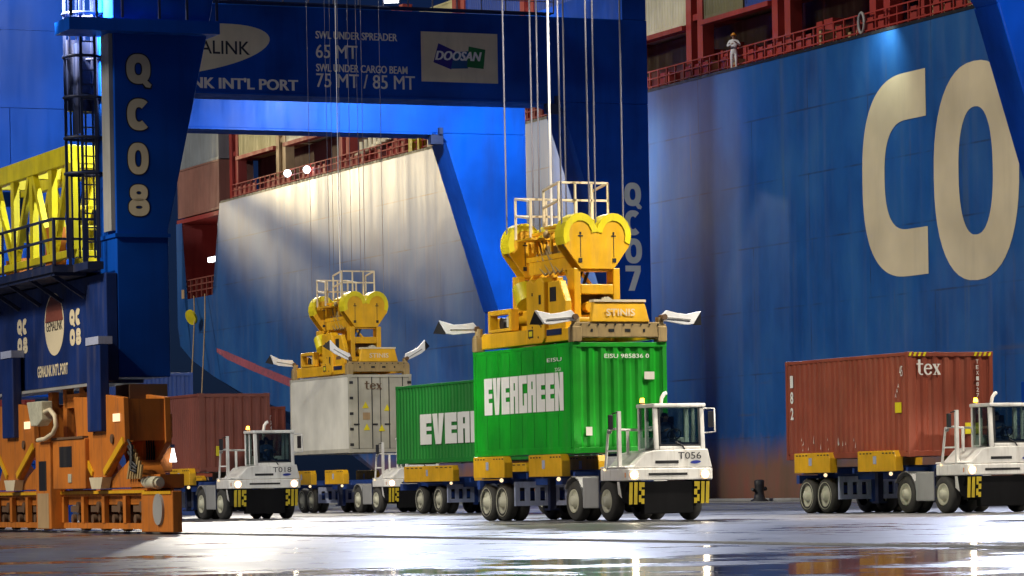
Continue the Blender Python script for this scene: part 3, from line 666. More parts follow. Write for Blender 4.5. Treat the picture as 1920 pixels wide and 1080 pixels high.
# ------------------------------------------------------------------ people
def skin_body(bones, pos, rad, root):
    me = bpy.data.meshes.new('b'); names = list(pos); idx = {n: i for i, n in enumerate(names)}
    me.from_pydata([pos[n] for n in names], [(idx[a], idx[b]) for a, b in bones], [])
    o = bpy.data.objects.new('b', me); C.objects.link(o)
    md = o.modifiers.new('s', 'SKIN'); md.use_smooth_shade = True
    for n in names:
        sv = me.skin_vertices[0].data[idx[n]]; r = rad[n]; sv.radius = (r, r) if not isinstance(r, tuple) else r; sv.use_root = (n == root)
    ss = o.modifiers.new('u', 'SUBSURF'); ss.levels = 1; ss.render_levels = 1
    bpy.context.view_layer.update()
    ev = o.evaluated_get(bpy.context.evaluated_depsgraph_get()); m2 = bpy.data.meshes.new_from_object(ev)
    bpy.data.objects.remove(o); bpy.data.meshes.remove(me); return m2
def person(label, u, v, z, rz, pose, suit, shoe, hat, group=None, scale=1.):
    """local frame: x = facing, y = left, z up from the soles (or seat reference)"""
    P = {}; B = []; Rr = {}
    def add(n, p, r, parent=None):
        P[n] = p; Rr[n] = r
        if parent: B.append((parent, n))
    st = pose == 'stand'
    pz = .92 if st else .50
    add('pelvis', (0, 0, pz), (.15, .12)); add('waist', (0, 0, pz + .16), (.14, .11), 'pelvis'); add('chest', (0.01, 0, pz + .38), (.17, .12), 'waist')
    add('neck', (.01, 0, pz + .56), .06, 'chest'); add('jaw', (.035, 0, pz + .63), .072, 'neck'); add('head', (.015, 0, pz + .72), .095, 'jaw'); add('crown', (.0, 0, pz + .79), .07, 'head')
    add('nose', (.118, 0, pz + .69), .016, 'head')
    for s, sd in (('l', 1), ('r', -1)):
        add('sh' + s, (0, sd * .19, pz + .48), .07, 'chest')
        if st:
            el = (.10, sd * .30, pz + .26) if sd > 0 else (.06, sd * .30, pz + .24); wr = (.27, sd * .10, pz + .40) if sd > 0 else (.26, sd * .08, pz + .33)
        else:
            el = (.20, sd * .27, pz + .24); wr = (.42, sd * .17, pz + .32)
        add('el' + s, el, .052, 'sh' + s); add('wr' + s, wr, .034, 'el' + s)
        d = (Vector(wr) - Vector(el)).normalized(); pm = Vector(wr) + d * .055; add('pa' + s, tuple(pm), .034, 'wr' + s)
        sx = Vector((0, 0, 1)).cross(d).normalized(); up = d.cross(sx)
        for k, (of, ln) in enumerate(((-.03, .065), (-.01, .08), (.01, .075), (.03, .055))):
            q = pm + d * .04 + sx * of; q2 = q + d * ln * .6 - up * .015; q3 = q2 + d * ln * .3 - up * .03
            add(f'f{k}{s}', tuple(q), .011, 'pa' + s); add(f'g{k}{s}', tuple(q2), .009, f'f{k}{s}'); add(f'h{k}{s}', tuple(q3), .008, f'g{k}{s}')
        th = pm - sx * sd * .035 + up * .01; add('th' + s, tuple(th), .012, 'pa' + s); add('tt' + s, tuple(th + d * .05 - sx * sd * .015), .010, 'th' + s)
        add('hip' + s, (0, sd * .09, pz - .05), .10, 'pelvis')
        if st:
            add('kn' + s, (.03 if sd > 0 else .0, sd * .105, .49), .068, 'hip' + s); add('an' + s, (-.02, sd * .11, .09), .045, 'kn' + s); add('to' + s, (.15, sd * .13, .04), .04, 'an' + s)
        else:
            add('kn' + s, (.42, sd * .13, pz + .02), .07, 'hip' + s); add('an' + s, (.46, sd * .13, pz - .38), .045, 'kn' + s); add('to' + s, (.60, sd * .13, pz - .43), .038, 'an' + s)
    me = skin_body(B, P, Rr, 'pelvis'); me.name = 'person'
    for k in (suit, 'skin', shoe): me.materials.append(M[k])
    hands = [Vector(P['pal']), Vector(P['par'])]
    for p in me.polygons:
        c = p.center; p.use_smooth = True
        if c.z > pz + .56 or min((c - h_).length for h_ in hands) < .085: p.material_index = 1
        elif (st and c.z < .14) or (not st and c.z < pz - .34): p.material_index = 2
    o = bpy.data.objects.new('person', me); C.objects.link(o); place(o, u, v, z, rz); o.scale = (scale,) * 3; tag(o, label, 'person', group)
    fc = MB()
    for sd in (1, -1): fc.ball((.10, sd * .035, pz + .725), .013, 8)
    fc.box(.098, .108, -.028, .028, pz + .640, pz + .650); fc.build('face_feature', 'hair', o)
    er = MB()
    for sd in (1, -1): er.ball((.01, sd * .10, pz + .71), .028, 8)
    er.build('ear', 'skin', o)
    if hat:
        hb = MB(); hb.add(*[(lambda n: ([(.01 + .125 * math.cos(2 * PI * k / n) * math.cos(R(a)), .115 * math.sin(2 * PI * k / n) * math.cos(R(a)), pz + .755 + .125 * math.sin(R(a))) for a in (0, 25, 50, 75, 89) for k in range(n)],
            [(i * n + k, i * n + (k + 1) % n, (i + 1) * n + (k + 1) % n, (i + 1) * n + k) for i in range(4) for k in range(n)]))(16)][0], True)
        hb.cyl((.03, 0, pz + .745), (.03, 0, pz + .76), .15, 18); hb.build('helmet', 'helmet', o)
        MB().box(-.125, .13, -.145, .145, pz + .13, pz + .165).build('belt', 'black', o, bevel=.03)
    else:
        hr = MB(); hr.ball((-.01, 0, pz + .755), .108, 12, .85); hr.build('hair', 'hair', o)
    return o
person('person in white coverall and orange helmet standing at the red ship rail, arms bent', -2.4, .98, 19.98, R(-28), 'stand', 'coverall', 'boot', True)
for (tu, tv, cu_, num, tl, cl), lab in zip(LANES[:3], ('person in dark blue seated at the wheel of tractor T056', 'person in dark blue at the wheel of the tractor cut by the right edge', 'person in dark blue at the wheel of tractor T018')):
    person(lab, cu_ + 2.02, tv + .02 + .31, 1.60 + .22 - .40, 0, 'sit', 'shirt', 'black', False, 'drivers seated in the tractor cabs', .78)

# ------------------------------------------------------------------ spreaders
def make_spreader(label, u, v, z):
    """origin: centre of the lifted container's roof"""
    t = thing('container_spreader', label, 'spreader', u, v, z, 'yellow crane spreaders')
    mf = MB()
    for sy in (-1, 1):
        mf.xz([(-2.85, .06), (2.85, .06), (2.85, .34), (1.0, .40), (-1.0, .42), (-2.7, .44), (-2.85, .36)], sy * .78, sy * 1.06)
    mf.box(-1.0, 1.1, -.78, .78, .10, .55); mf.build('main_frame', 'yellow', t, bevel=.02)
    # rear open box with the pump unit inside
    rb = MB()
    rb.box(-2.35, -2.23, -1.08, -.86, .44, .98).box(-1.05, -.90, -1.08, -.86, .44, .98).box(-2.23, -1.05, -1.08, -.86, .86, .98).box(-2.23, -1.05, -1.08, -.86, .44, .52)
    rb.box(-2.3, -.95, -.5, .9, .44, .95); rb.build('pump_housing', 'yellow', t, bevel=.02)
    MB().cyl((-1.9, -.9, .66), (-1.9, -.55, .66), .15, 14).cyl((-1.72, -.88, .60), (-1.72, -.6, .60), .06, 10).build('pump', 'black', t)
    MB().cyl((-1.35, -.86, .55), (-1.35, -.86, .82), .13, 14).build('oil_tank', 'rim', t)
    # end beams
    for sx in (-1, 1):
        eb = MB().yz([(-1.20, .10), (1.20, .10), (1.20, .40), (1.10, .46), (-1.10, .46), (-1.20, .40)], sx * 2.86, sx * 3.06).build('end_beam', 'dirty_yellow', t, bevel=.02)
        hl = MB()
        for yy, w_h in ((-1.05, .10), (-.72, .05), (-.22, .14), (.20, .14), (.62, .05), (1.02, .09)): hl.box(sx * 3.061, sx * 3.068, yy - w_h / 2, yy + w_h / 2, .23, .30)
        hl.build('lightening_slot', 'black', eb)
        for sy in (-1, 1):
            cn = MB().box(sx * 2.80, sx * 3.075, sy * .98, sy * 1.215, .0, .36).cyl((sx * 2.94, sy * 1.08, .36), (sx * 2.94, sy * 1.08, .58), .10, 12)
            cn.build('twistlock_housing', 'dirty_yellow', t, bevel=.02)
    cv = MB().prism([(2.92, -.74, .46), (2.92, .76, .46), (2.86, .66, .93), (2.86, -.64, .93)], (.17, 0, 0)).build('drive_cover', 'yellow', t, bevel=.02)
    MB().box(2.80, 3.06, -.66, .68, .93, .985).build('cover_visor', 'cream', cv)
    text('STINIS', (3.09, -.36, .60), .74, .17, FACE_FRONT, 'cream', cv, bold=.02)
    MB().box(-3.0, -2.8, -.7, .7, .46, .85).build('drive_cover', 'yellow', t, bevel=.02)
    # middle housing on the land side
    ms = MB()
    ms.xz([(.15, .05), (1.05, .05), (1.20, .16), (1.20, 1.50), (1.05, 1.62), (.80, 1.60), (.62, 1.50), (.40, 1.60), (.15, 1.56)], -1.12, -.82)
    ms.xz([(1.22, .30), (2.10, .30), (2.22, .12), (2.22, 1.0), (1.9, 1.5), (1.22, 1.5)], -1.02, -.84)
    ms.box(.15, 2.2, -.82, .82, .5, .62); ms.build('side_housing', 'yellow', t, bevel=.03)
    for bx_ in ((.92, 1.04, -1.127, -1.12, .98, 1.2), (.92, 1.04, -1.127, -1.12, .48, .72), (.5, .56, -1.127, -1.12, 1.2, 1.27), (1.35, 1.72, -1.027, -1.02, 1.02, 1.36)): MB().box(*bx_).build('access_slot', 'black', t)
    for bx_, mm in (((.25, .55, -1.125, -1.12, .20, .40), 'letter_black'), ((.3, .5, -1.127, -1.125, .24, .36), 'lemon'), ((1.4, 1.9, -1.025, -1.02, .6, .72), 'rust')): MB().box(*bx_).build('warning_label', mm, t)
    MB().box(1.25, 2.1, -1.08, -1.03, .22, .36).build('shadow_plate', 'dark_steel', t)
    cr_ = MB()
    cr_.cyl((-.15, -.95, 1.05), (-.45, -.95, 1.45), .26, 16); cr_.build('cable_basket', 'lemon', t)
    # head block: two sheave plates over yokes
    def heart(r0=.0):
        pts = [(-.50 - r0, 1.78), (-.97 - r0, 2.32)]
        pts += [(-.50 + (.50 + r0) * math.cos(R(a)), 2.58 + (.50 + r0) * math.sin(R(a))) for a in range(190, 2, -12)]
        pts += [(0, 2.50)]
        pts += [(.50 + (.50 + r0) * math.cos(R(a)), 2.58 + (.50 + r0) * math.sin(R(a))) for a in range(178, -12, -12)]
        pts += [(.97 + r0, 2.32), (.50 + r0, 1.78)]
        return [(a * .86, b) for a, b in pts]
    for xc in (-1.7, 1.62):
        hp = MB().yz(heart(), xc - .24, xc - .19).yz(heart(), xc + .19, xc + .24).build('sheave_plate', 'yellow', t, bevel=.01)
        for sy in (-1, 1):
            sh = MB(); n = 20
            for rr, xx in ((.49, .16),):
                vs = []; A = [R(a) for a in ([205, 185, 165, 145, 125, 105, 85, 65, 45, 25, 8] if sy < 0 else [172, 155, 135, 115, 95, 75, 55, 35, 15, -5, -25])]
                for a in A: vs += [(xc - .26, sy * .43 + .45 * math.cos(a), 2.58 + .52 * math.sin(a)), (xc + .26, sy * .43 + .45 * math.cos(a), 2.58 + .52 * math.sin(a)), (xc + .26, sy * .43 + .30 * math.cos(a), 2.58 + .34 * math.sin(a))]
                fs = []
                for i in range(len(A) - 1): fs += [(3 * i, 3 * i + 3, 3 * i + 4, 3 * i + 1), (3 * i + 1, 3 * i + 4, 3 * i + 5, 3 * i + 2)]
                sh.add(vs, fs, False)
            sh.build('sheave_guard', 'lemon', hp)
            MB().cyl((xc - .15, sy * .43, 2.58), (xc + .15, sy * .43, 2.58), .38, 24).build('sheave', 'grey', hp)
            bt = MB()
            bt.box(xc + .241, xc + .249, sy * .43 - .06, sy * .43 + .06, 2.54, 2.57).box(xc + .241, xc + .249, sy * .43 - .02, sy * .43 + .02, 2.58, 2.65)
            bt.box(xc + .241, xc + .245, sy * .43 - .008, sy * .43 + .008, 2.05, 2.54).box(xc + .241, xc + .255, sy * .44 - .045, sy * .44 + .045, 1.93, 2.03)
            bt.build('bolt', 'black', hp)
        yk = MB()
        for sy in (-1, 1): yk.box(xc - .2, xc + .2, sy * .42, sy * .60, .9 if xc < 0 else .5, 1.80)
        yk.box(xc - .2, xc + .2, -.42, .42, 1.18, 1.42).box(xc - .15, xc + .15, -.42, .42, 1.72, 1.80)
        yk.prism([(xc - .12, -.1, 1.42), (xc - .12, .0, 1.42), (xc - .12, -.25, 1.72), (xc - .12, -.35, 1.72)], (.1, 0, 0))
        yk.build('yoke', 'yellow', t, bevel=.02)
        hz = [[(a, 0), (a + .3, 0), (a + .7, 1), (a + .4, 1)] for a in (-.3, .3)]
        polys(hz, (xc - .02, -.38, 1.43), .28, .28, FACE_FRONT, 'black', t, 'hazard_stripe')
        MB().cyl((xc + .0, -.2, .88), (xc + .25, -.2, .88), .13, 14).box(xc - .1, xc + .1, -.42, .42, .5, .7).build('motor', 'yellow', t)
        MB().cyl((xc + .02, .24, .95), (xc + .22, .24, .95), .17, 18).build('brake_drum', 'rim', t)
        MB().box(xc - .18, xc - .14, -.42, .42, .5, 1.18).build('back_plate', 'rust', t)
    br = MB()
    for sy in (-1, 1): br.box(-1.2, 1.4, sy * .30, sy * .44, 1.80, 2.10)
    for q in range(5): br.box(-1.0 + q * .5, -.9 + q * .5, -.3, .3, 1.85, 2.05)
    br.box(-1.5, 1.4, -.40, -.32, 2.12, 2.24).bar((-1.1, .4, 1.85), (1.3, .4, 2.4), .07)
    for q in range(6): br.box(-1.3 + q * .45, -1.24 + q * .45, -.42, -.36, 2.3, 2.75)
    br.box(-1.4, 1.3, -.42, -.36, 2.75, 2.81)
    br.bar((.9, -.4, 1.8), (1.3, -.45, 1.45), .06).bar((-1.4, -.45, 1.45), (-1.0, -.4, 1.8), .06)
    br.build('cross_bracing', 'yellow', t)
    hz_ = MB()
    for q in range(4): hz_.tube([(-1.1 + q * .2, -.30, 2.6), (-.7 + q * .3, -.4, 2.0 + .1 * (q % 3)), (-.2 + q * .3, -.45, 1.75), (.3 + q * .25, -.35, 1.95 + .08 * (q % 2)), (1.2, -.3, 2.1)], .03, 6)
    hz_.build('hydraulic_hose', 'dirty_yellow', t)
    for q in range(10): MB().cyl((3.06, -1.0 + q * .22, .40), (3.08, -1.0 + q * .22, .40), .022, 8).build('bolt', 'black', t)
    for q in range(5): MB().cyl((.35 + q * .17, -1.12, .2 + .25 * (q % 3)), (.35 + q * .17, -1.135, .2 + .25 * (q % 3)), .025, 8).build('bolt', 'rust', t)
    eq = MB().box(-.5, .0, -.36, -.1, 2.1, 2.45).box(0, .5, -.2, .3, 2.1, 2.5).cyl((.8, -.3, 2.3), (1.2, -.3, 2.3), .16, 12).ball((-.1, -.44, 2.72), .1, 8)
    eq.build('junction_box', 'dirty_yellow', t)
    for x0, y0, y1, zt in ((-1.15, -.80, .42, 3.66), (1.28, -.72, .56, 3.86)):
        rl = MB(); w = .05; zb = zt - 1.0
        for q in range(4): yy = y0 + (y1 - y0) * q / 3; rl.bar((x0, yy, zb), (x0, yy, zt), w)
        rl.bar((x0, y0, zt), (x0, y1, zt), w); rl.bar((x0, y0, zt - .42), (x0, y1, zt - .42), w)
        for yy in (y0, y1): rl.bar((x0, yy, zt), (x0 + (.9 if x0 < 0 else -.9), yy, zt - .12), w); rl.bar((x0 + (.9 if x0 < 0 else -.9), yy, zb), (x0 + (.9 if x0 < 0 else -.9), yy, zt - .12), w)
        rl.bar((x0, y0, zt - .42), (x0 + (.9 if x0 < 0 else -.9), y0, zt - .54), w); rl.build('railing', 'cream', t)
        MB().box(min(x0, x0 + (.9 if x0 < 0 else -.9)), max(x0, x0 + (.9 if x0 < 0 else -.9)), y0, y1, zb - .05, zb).build('platform', 'yellow', t)
    # flippers with their hinge at the corner
    for sx in (-1, 1):
        for sy in (-1, 1):
            pts = [(0, -.02), (.30, -.06), (.60, -.10), (.80, -.08), (1.0, .24), (.62, .15), (.36, .17), (.10, .22), (0, .12)]
            fp = MB().yz([(sy * a, b) for a, b in pts], -.045, .045).build('guide_flipper', 'gloss_white', t, loc=(sx * 3.0, sy * 1.12, .52), bevel=.01)
            MB().prism([(-.02, sy * .80, -.08), (-.02, sy * 1.0, .22), (-.14, sy * 1.08, -.06)], (0, sy * .015, -.02)).build('flipper_tip', 'black', fp)
            MB().cyl((-.12, sy * .02, .06), (.12, sy * .02, .06), .07, 12).build('hinge_pin', 'rust', fp)
            MB().bar((.0, sy * .08, .05), (.0, sy * .72, .02), .13, .03).build('flipper_rib', 'grey', fp)
            fp.rotation_euler = (sy * R(FLIP[0 if sx < 0 else 1]), 0, sy * R(-FLIP[2] * sx))
    for xc in (-1.7, 1.62):
        for yy in (-.80, -.08, .08, .80):
            MB().tube([(xc, yy, 2.6), (xc, yy * .97 - (.15 if yy < 0 else 0), 45)], .022, 6).build('hoist_rope', 'rope', t)
    MB().tube([(-.75, -.02, 2.9), (-.75, -.06, 45)], .032, 8).build('power_cable', 'cable', t)
    return t
FLIP = (2, -2, 0)
sp1 = make_spreader('nearest yellow spreader with two sheave plates, gripping the bright green container', 66.37, -38.29, 4.17)
sp2 = copy_tree(sp1)
for rp in kids(sp2, 'hoist_rope') + kids(sp2, 'power_cable'):
    rp.data = rp.data.copy(); big = rp.name.startswith('power'); c0 = Vector((-.75, -.02)) if big else None
    n_ = 8 if big else 6; me = rp.data; k_ = .5 if big else .45
    for i0 in range(0, len(me.vertices) - n_ + 1, n_):
        vv = me.vertices[i0:i0 + n_]; c_ = sum((v.co for v in vv), Vector()) / n_
        for v in vv: v.co = c_ + (v.co - c_) * k_
place(sp2, 21.25, -27.13, 5.02)
tag(sp2, 'farther yellow spreader with raised white flippers, gripping the off white container', 'spreader', 'yellow crane spreaders')
for fp in kids(sp2, 'guide_flipper'):
    sy = 1 if fp.location.y > 0 else -1; fp.rotation_euler = (sy * R(32 if fp.location.x > 0 or sy > 0 else 12), 0, 0)

# ------------------------------------------------------------------ quay cranes
def bogie_set(t, xa, xb, v, full=False, name='bogie'):
    """wheel beam from xa to xb (front end at xb)"""
    b = MB()
    b.box(xa, xb, v - .28, v - .20, .78, .92).box(xa, xb, v + .2, v + .28, .12, .92).box(xa, xb, v - .28, v - .22, .10, .22)
    n = max(3, round((xb - xa) / 1.45))
    for q in range(n + 1):
        xx = xa + (xb - xa) * q / n; b.box(xx - .10, xx + .10, v - .30, v - .202, .223, .777)
    b.box(xa, xb, v - .19, v + .19, .60, .90)
    o = b.build(name, 'orange', t)
    for q in range(n):
        xx = xa + (xb - xa) * (q + .5) / n
        MB().cyl((xx, v - .07, .33), (xx, v + .07, .33), .29, 20).cyl((xx, v - .16, .33), (xx, v + .16, .33), .09, 10).build('wheel', 'rust', o)
        MB().box(xx - .34, xx + .3, v - .24, v - .18, .45, .58).cyl((xx + .2, v - .25, .55), (xx + .2, v - .16, .55), .12, 10).cyl((xx - .2, v - .25, .30), (xx - .2, v - .16, .30), .10, 10).build('brake', 'rust', o)
    return o
def portal_frame(t, x, thick, v_in_top, leg_out, leg_in, zb, ztop, v_land, land_in, parts=True, zleg0=2.6):
    lg = MB()
    lg.yz([(leg_out, zleg0), (leg_in, zleg0), (leg_in, 9.7), (leg_in - .32 * 8.3, 18.0), (leg_in - .32 * 8.3 - .25, 18.3), (leg_in - .32 * 8.3 - .9, zb), (leg_out, zb)], x - thick, x)
    lg.build('leg', 'crane', t, bevel=.04)
    fl = MB()   # stiffening flange along the slanted inner edge
    fl.prism([(x - thick - .02, leg_in, 9.7), (x + .02, leg_in, 9.7), (x + .02, leg_in - .32 * 8.3, 18.0), (x - thick - .02, leg_in - .32 * 8.3, 18.0)], (0, -.05, -.02)); fl.build('leg_flange', 'crane', t)
    bm = MB().box(x - thick, x, v_land, leg_out, zb + .003, ztop).build('portal_beam', 'crane', t, bevel=.04)
    MB().box(x - thick - .12, x + .12, v_land, leg_in - 3.5, zb - .09, zb).build('beam_flange', 'crane', t)
    MB().box(x - thick, x, v_land, v_land + 1.6, zleg0, zb).build('leg', 'crane', t, bevel=.04)
    return bm
def quay_crane(label, x_front, zb, th=1.9, dv=0.):
    t = thing('quay_crane', label, 'crane', x_front, 0, 0, 'blue quay cranes')
    f = portal_frame(t, 0, th, -7, -2.95 + dv, -4.55 + dv, 18.45, 22.35, -50, -48)
    r = portal_frame(t, -14.4, th, -7, -2.95 + dv, -4.55 + dv, 18.45, 22.35, -50, -48)
    for v0 in (-4.5, -50): MB().box(-16.7, 0, v0 - .1, v0 + 1.45, 2.2, 4.4).build('sill_beam', 'crane', t, bevel=.04)
    MB().box(-16.7, 0, -4.2, -3.0, 22.36, 24.0).build('longitudinal_beam', 'crane', t)
    for xx in (-12.6, -3.9):
        for v0 in (-3.8, -49.2): bogie_set(t, xx - 3.4, xx + 3.4, v0)
        for v0 in (-3.8, -49.2): MB().xz([(xx - 1.6, 2.2), (xx + 1.6, 2.2), (xx + .4, .93), (xx - .4, .93)], v0 - .3, v0 + .3).build('saddle', 'orange', t)
    # walkway with rail on the front beam
    wk = MB().box(.0, .8, -40, -8, 22.36, 22.42).build('walkway', 'dark_steel', t)
    rl = MB()
    for q in range(28): rl.bar((.78, -40 + q * 1.185, 22.42), (.78, -40 + q * 1.185, 23.4), .05)
    rl.bar((.78, -40, 23.4), (.78, -8, 23.4), .05); rl.bar((.78, -40, 22.9), (.78, -8, 22.9), .04); rl.build('railing', 'rope', wk)
    return t, f, r
def floodlamp(t, p, d=(0, 0, -1), lit=True, s=1.):
    p = Vector(p); d = Vector(d).normalized()
    x = d.orthogonal().normalized()
    b = MB(); b.bar(p - d * .25 * s, p, .5 * s, .36 * s); b.bar(p - d * .7 * s, p - d * .25 * s, .08); o = b.build('floodlight', 'dark_steel', t)
    MB().bar(p, p + d * .02, .42 * s, .28 * s).build('lamp_lens', 'flood' if lit else 'grey', o)

q7, q7f, q7r = quay_crane('dark blue quay crane lettered QC07, with the wide lettered portal beam over the lanes', -3.5, 18.45)
for chh, zz in (('Q', 13.66), ('C', 12.38), ('0', 11.08), ('7', 9.82)): fat(chh, (0, -4.26, zz), .86 if chh != '7' else .78, 1.16, FACE_FRONT, 'letter_grey', q7, .33)
bf = q7f
text('SWL UNDER SPREADER', (0, -19.25, 20.96), 3.88, .34, FACE_FRONT, 'letter_grey', bf, bold=.006, heavy=.03)
text('65 MT', (0, -19.25, 20.10), 1.95, .60, FACE_FRONT, 'letter_grey', bf, bold=0., heavy=.018)
text('SWL UNDER CARGO BEAM', (0, -19.25, 19.50), 4.35, .34, FACE_FRONT, 'letter_grey', bf, bold=.006, heavy=.03)
text('75 MT / 85 MT', (0, -19.25, 18.80), 4.70, .62, FACE_FRONT, 'letter_grey', bf, bold=0., heavy=.018)
text("GEMALINK INT'L PORT", (0, -27.54, 18.60), 7.4, .50, FACE_FRONT, 'letter_grey', bf, bold=.012, heavy=.04)
ovp = [(.5 + .5 * math.cos(2 * PI * k / 48), .5 + .5 * math.sin(2 * PI * k / 48)) for k in range(48)]
ca, sa = math.cos(R(17)), math.sin(R(17)); mb = MB(); cy_, cz_ = -25.3, 20.28
mb.add([(.006, cy_ + (4.05 * math.cos(2 * PI * k / 48)) * ca - (1.02 * math.sin(2 * PI * k / 48)) * sa, cz_ + (4.05 * math.cos(2 * PI * k / 48)) * sa * .55 + (1.05 * math.sin(2 * PI * k / 48)) * ca) for k in range(48)], [tuple(range(48))])
mb.build('logo_oval', 'letter', bf)
text('GEMALINK', (.004, -26.25, 20.12), 3.9, .60, FACE_FRONT, 'letter_black', bf, bold=.01)
pl_ = MB().box(.0, .05, -14.22, -10.5, 19.20, 21.45).build('maker_plate', 'letter', bf)
for pp, mm, lf in (([(0, .25), (.34, -.05), (.42, .78), (.10, 1.1)], 'logo_violet', .052), ([(.33, -.02), (.66, .02), (.70, .80), (.41, .72)], 'logo_teal', .054), ([(.64, .08), (.96, .02), (1, .88), (.68, 1.0)], 'logo_green', .056)):
    polys([pp], (0, -13.65, 19.82), 2.55, 1.02, FACE_FRONT, mm, pl_, 'maker_emblem', lift=lf)
text('DOOSAN', (0, -13.55, 20.18), 2.15, .42, FACE_FRONT, 'letter_white', pl_, bold=.012, shear=.25, lift=.062, heavy=.05)
floodlamp(q7, (1.0, -16.0, 22.75), (1.0, -.5, -.45), True, 1.5)
floodlamp(q7, (1.0, -24.0, 22.75), (.8, -.1, -.5), True, 1.2)
floodlamp(q7, (-1.6, -13.0, 23.6), (-1, .3, -.6), True, 1.2)
floodlamp(q7, (-26.5, -17.0, 27.2), (-1, .5, -.3), True, 1.2)
MB().bar((-16.0, -15.0, 22.4), (-26.0, -17.0, 27.4), .3).build('lamp_boom', 'crane', q7)
# corner bracket where the rear leg meets its beam
for x in (-14.4, 0): MB().box(x - .3, x + .12, -8.1, -7.45, 17.9, 18.36).box(x - .2, x + .25, -7.7, -7.5, 18.37, 18.7).build('lamp_bracket', 'dark_steel', q7)

q9, q9f, q9r = quay_crane('bright blue quay crane whose slanted leg cuts off the letter O at the right edge', 48.4, 18.45, 1.6, .55)
floodlamp(q9, (-2.6, -9.5, 18.3), (-1, .3, -.3), True, 1.); floodlamp(q9, (-2.4, -26, 21.8), (1, -.2, -1.2), True, 1.2)

# QC08, the near one
q8 = thing('quay_crane', 'nearest blue quay crane lettered QC08 standing on orange bogies at the left', 'crane', 73.5, -51.65, 0, 'blue quay cranes')
lf = MB().yz([(0, 3.25), (1.12, 3.25), (1.12, 6.3), (2.06, 10.5), (2.55, 12.8), (2.55, 16), (0, 16)], -1.5, 0).build('leg', 'crane', q8, bevel=.02)
MB().box(-1.54, .04, -.04, 1.16, 6.16, 6.24).build('leg_flange', 'crane', q8)
for cch, zz in (('Q', 9.30), ('C', 8.37), ('0', 7.45), ('8', 6.58)):
    fat(cch, (0, .27, zz + .02), .52 if cch in 'QC' else .45, .66, FACE_FRONT, 'black', q8, .34, .05, .004)
    fat(cch, (0, .27, zz + .02), .52 if cch in 'QC' else .45, .66, FACE_FRONT, 'letter', q8, .34, 0, .008)
MB().box(-.62, -.06, -.09, -.003, 6.3, 10.40).build('leg_side_strip', 'grey', q8)  # plain grey strip down the leg's land side
MB().box(-1.5, 0, .3, 46, 16.0, 18.2).box(-1.5, 0, 46, 48.6, 2.5, 18.2).build('portal_beam', 'crane', q8, bevel=.03)
for yy in (11.6, 18.6, 29.6): floodlamp(q8, (1.1, yy, 15.85), (-.5, -.3, -1), True, 1.)
# rear leg of this crane
rlg = MB().yz([(.0, 3.25), (2.6, 3.25), (2.9, 6.3), (4.25, 11.5), (4.7, 16), (-.35, 16), (-.2, 8)], -16.3, -14.4).build('leg', 'crane', q8, bevel=.03)
sm = MB().box(-14.4, -14.36, -.2, 4.2, 10.42, 10.50).box(-14.4, -14.36, -.2, 4.3, 12.35, 12.44).box(-14.4, -14.34, 1.62, 1.72, 3.4, 10.4).box(-14.4, -14.35, .3, 1.3, 9.0, 10.0); sm.build('leg_seam', 'crane', q8)
# sill beam with its lettering
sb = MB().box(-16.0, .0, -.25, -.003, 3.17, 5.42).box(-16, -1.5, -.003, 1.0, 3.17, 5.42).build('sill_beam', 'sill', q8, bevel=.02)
MB().box(-16, .02, -.33, -.25, 3.10, 3.16).build('beam_flange', 'grey', sb)
sz = -.25
ellipse((-4.75, sz, 3.86), 1.55, 1.36, FACE_SIDE, 'letter', sb, 'logo_oval', lift=.006)
text('GEMALINK', (-4.62, sz, 4.40), 1.3, .22, FACE_SIDE, 'letter_black', sb, lift=.012)
polys([[(0, .55), (.08, .8), (.3, .97), (.5, 1), (.7, .97), (.92, .8), (1, .55)]], (-4.70, sz, 3.9), 1.45, 1.28, FACE_SIDE, 'brown', sb, 'logo_band', lift=.009)
text("GEMALINK INT'L PORT", (-5.4, sz, 3.42), 2.45, .26, FACE_SIDE, 'letter', sb, bold=.03)
for x0 in (-7.05, -2.75):
    for j_, c_ in enumerate('QC08'): fat(c_, (x0 + .46 * (j_ % 2), sz, 4.43 - .42 * (j_ // 2)), .40, .36, FACE_SIDE, 'letter', sb, .34)
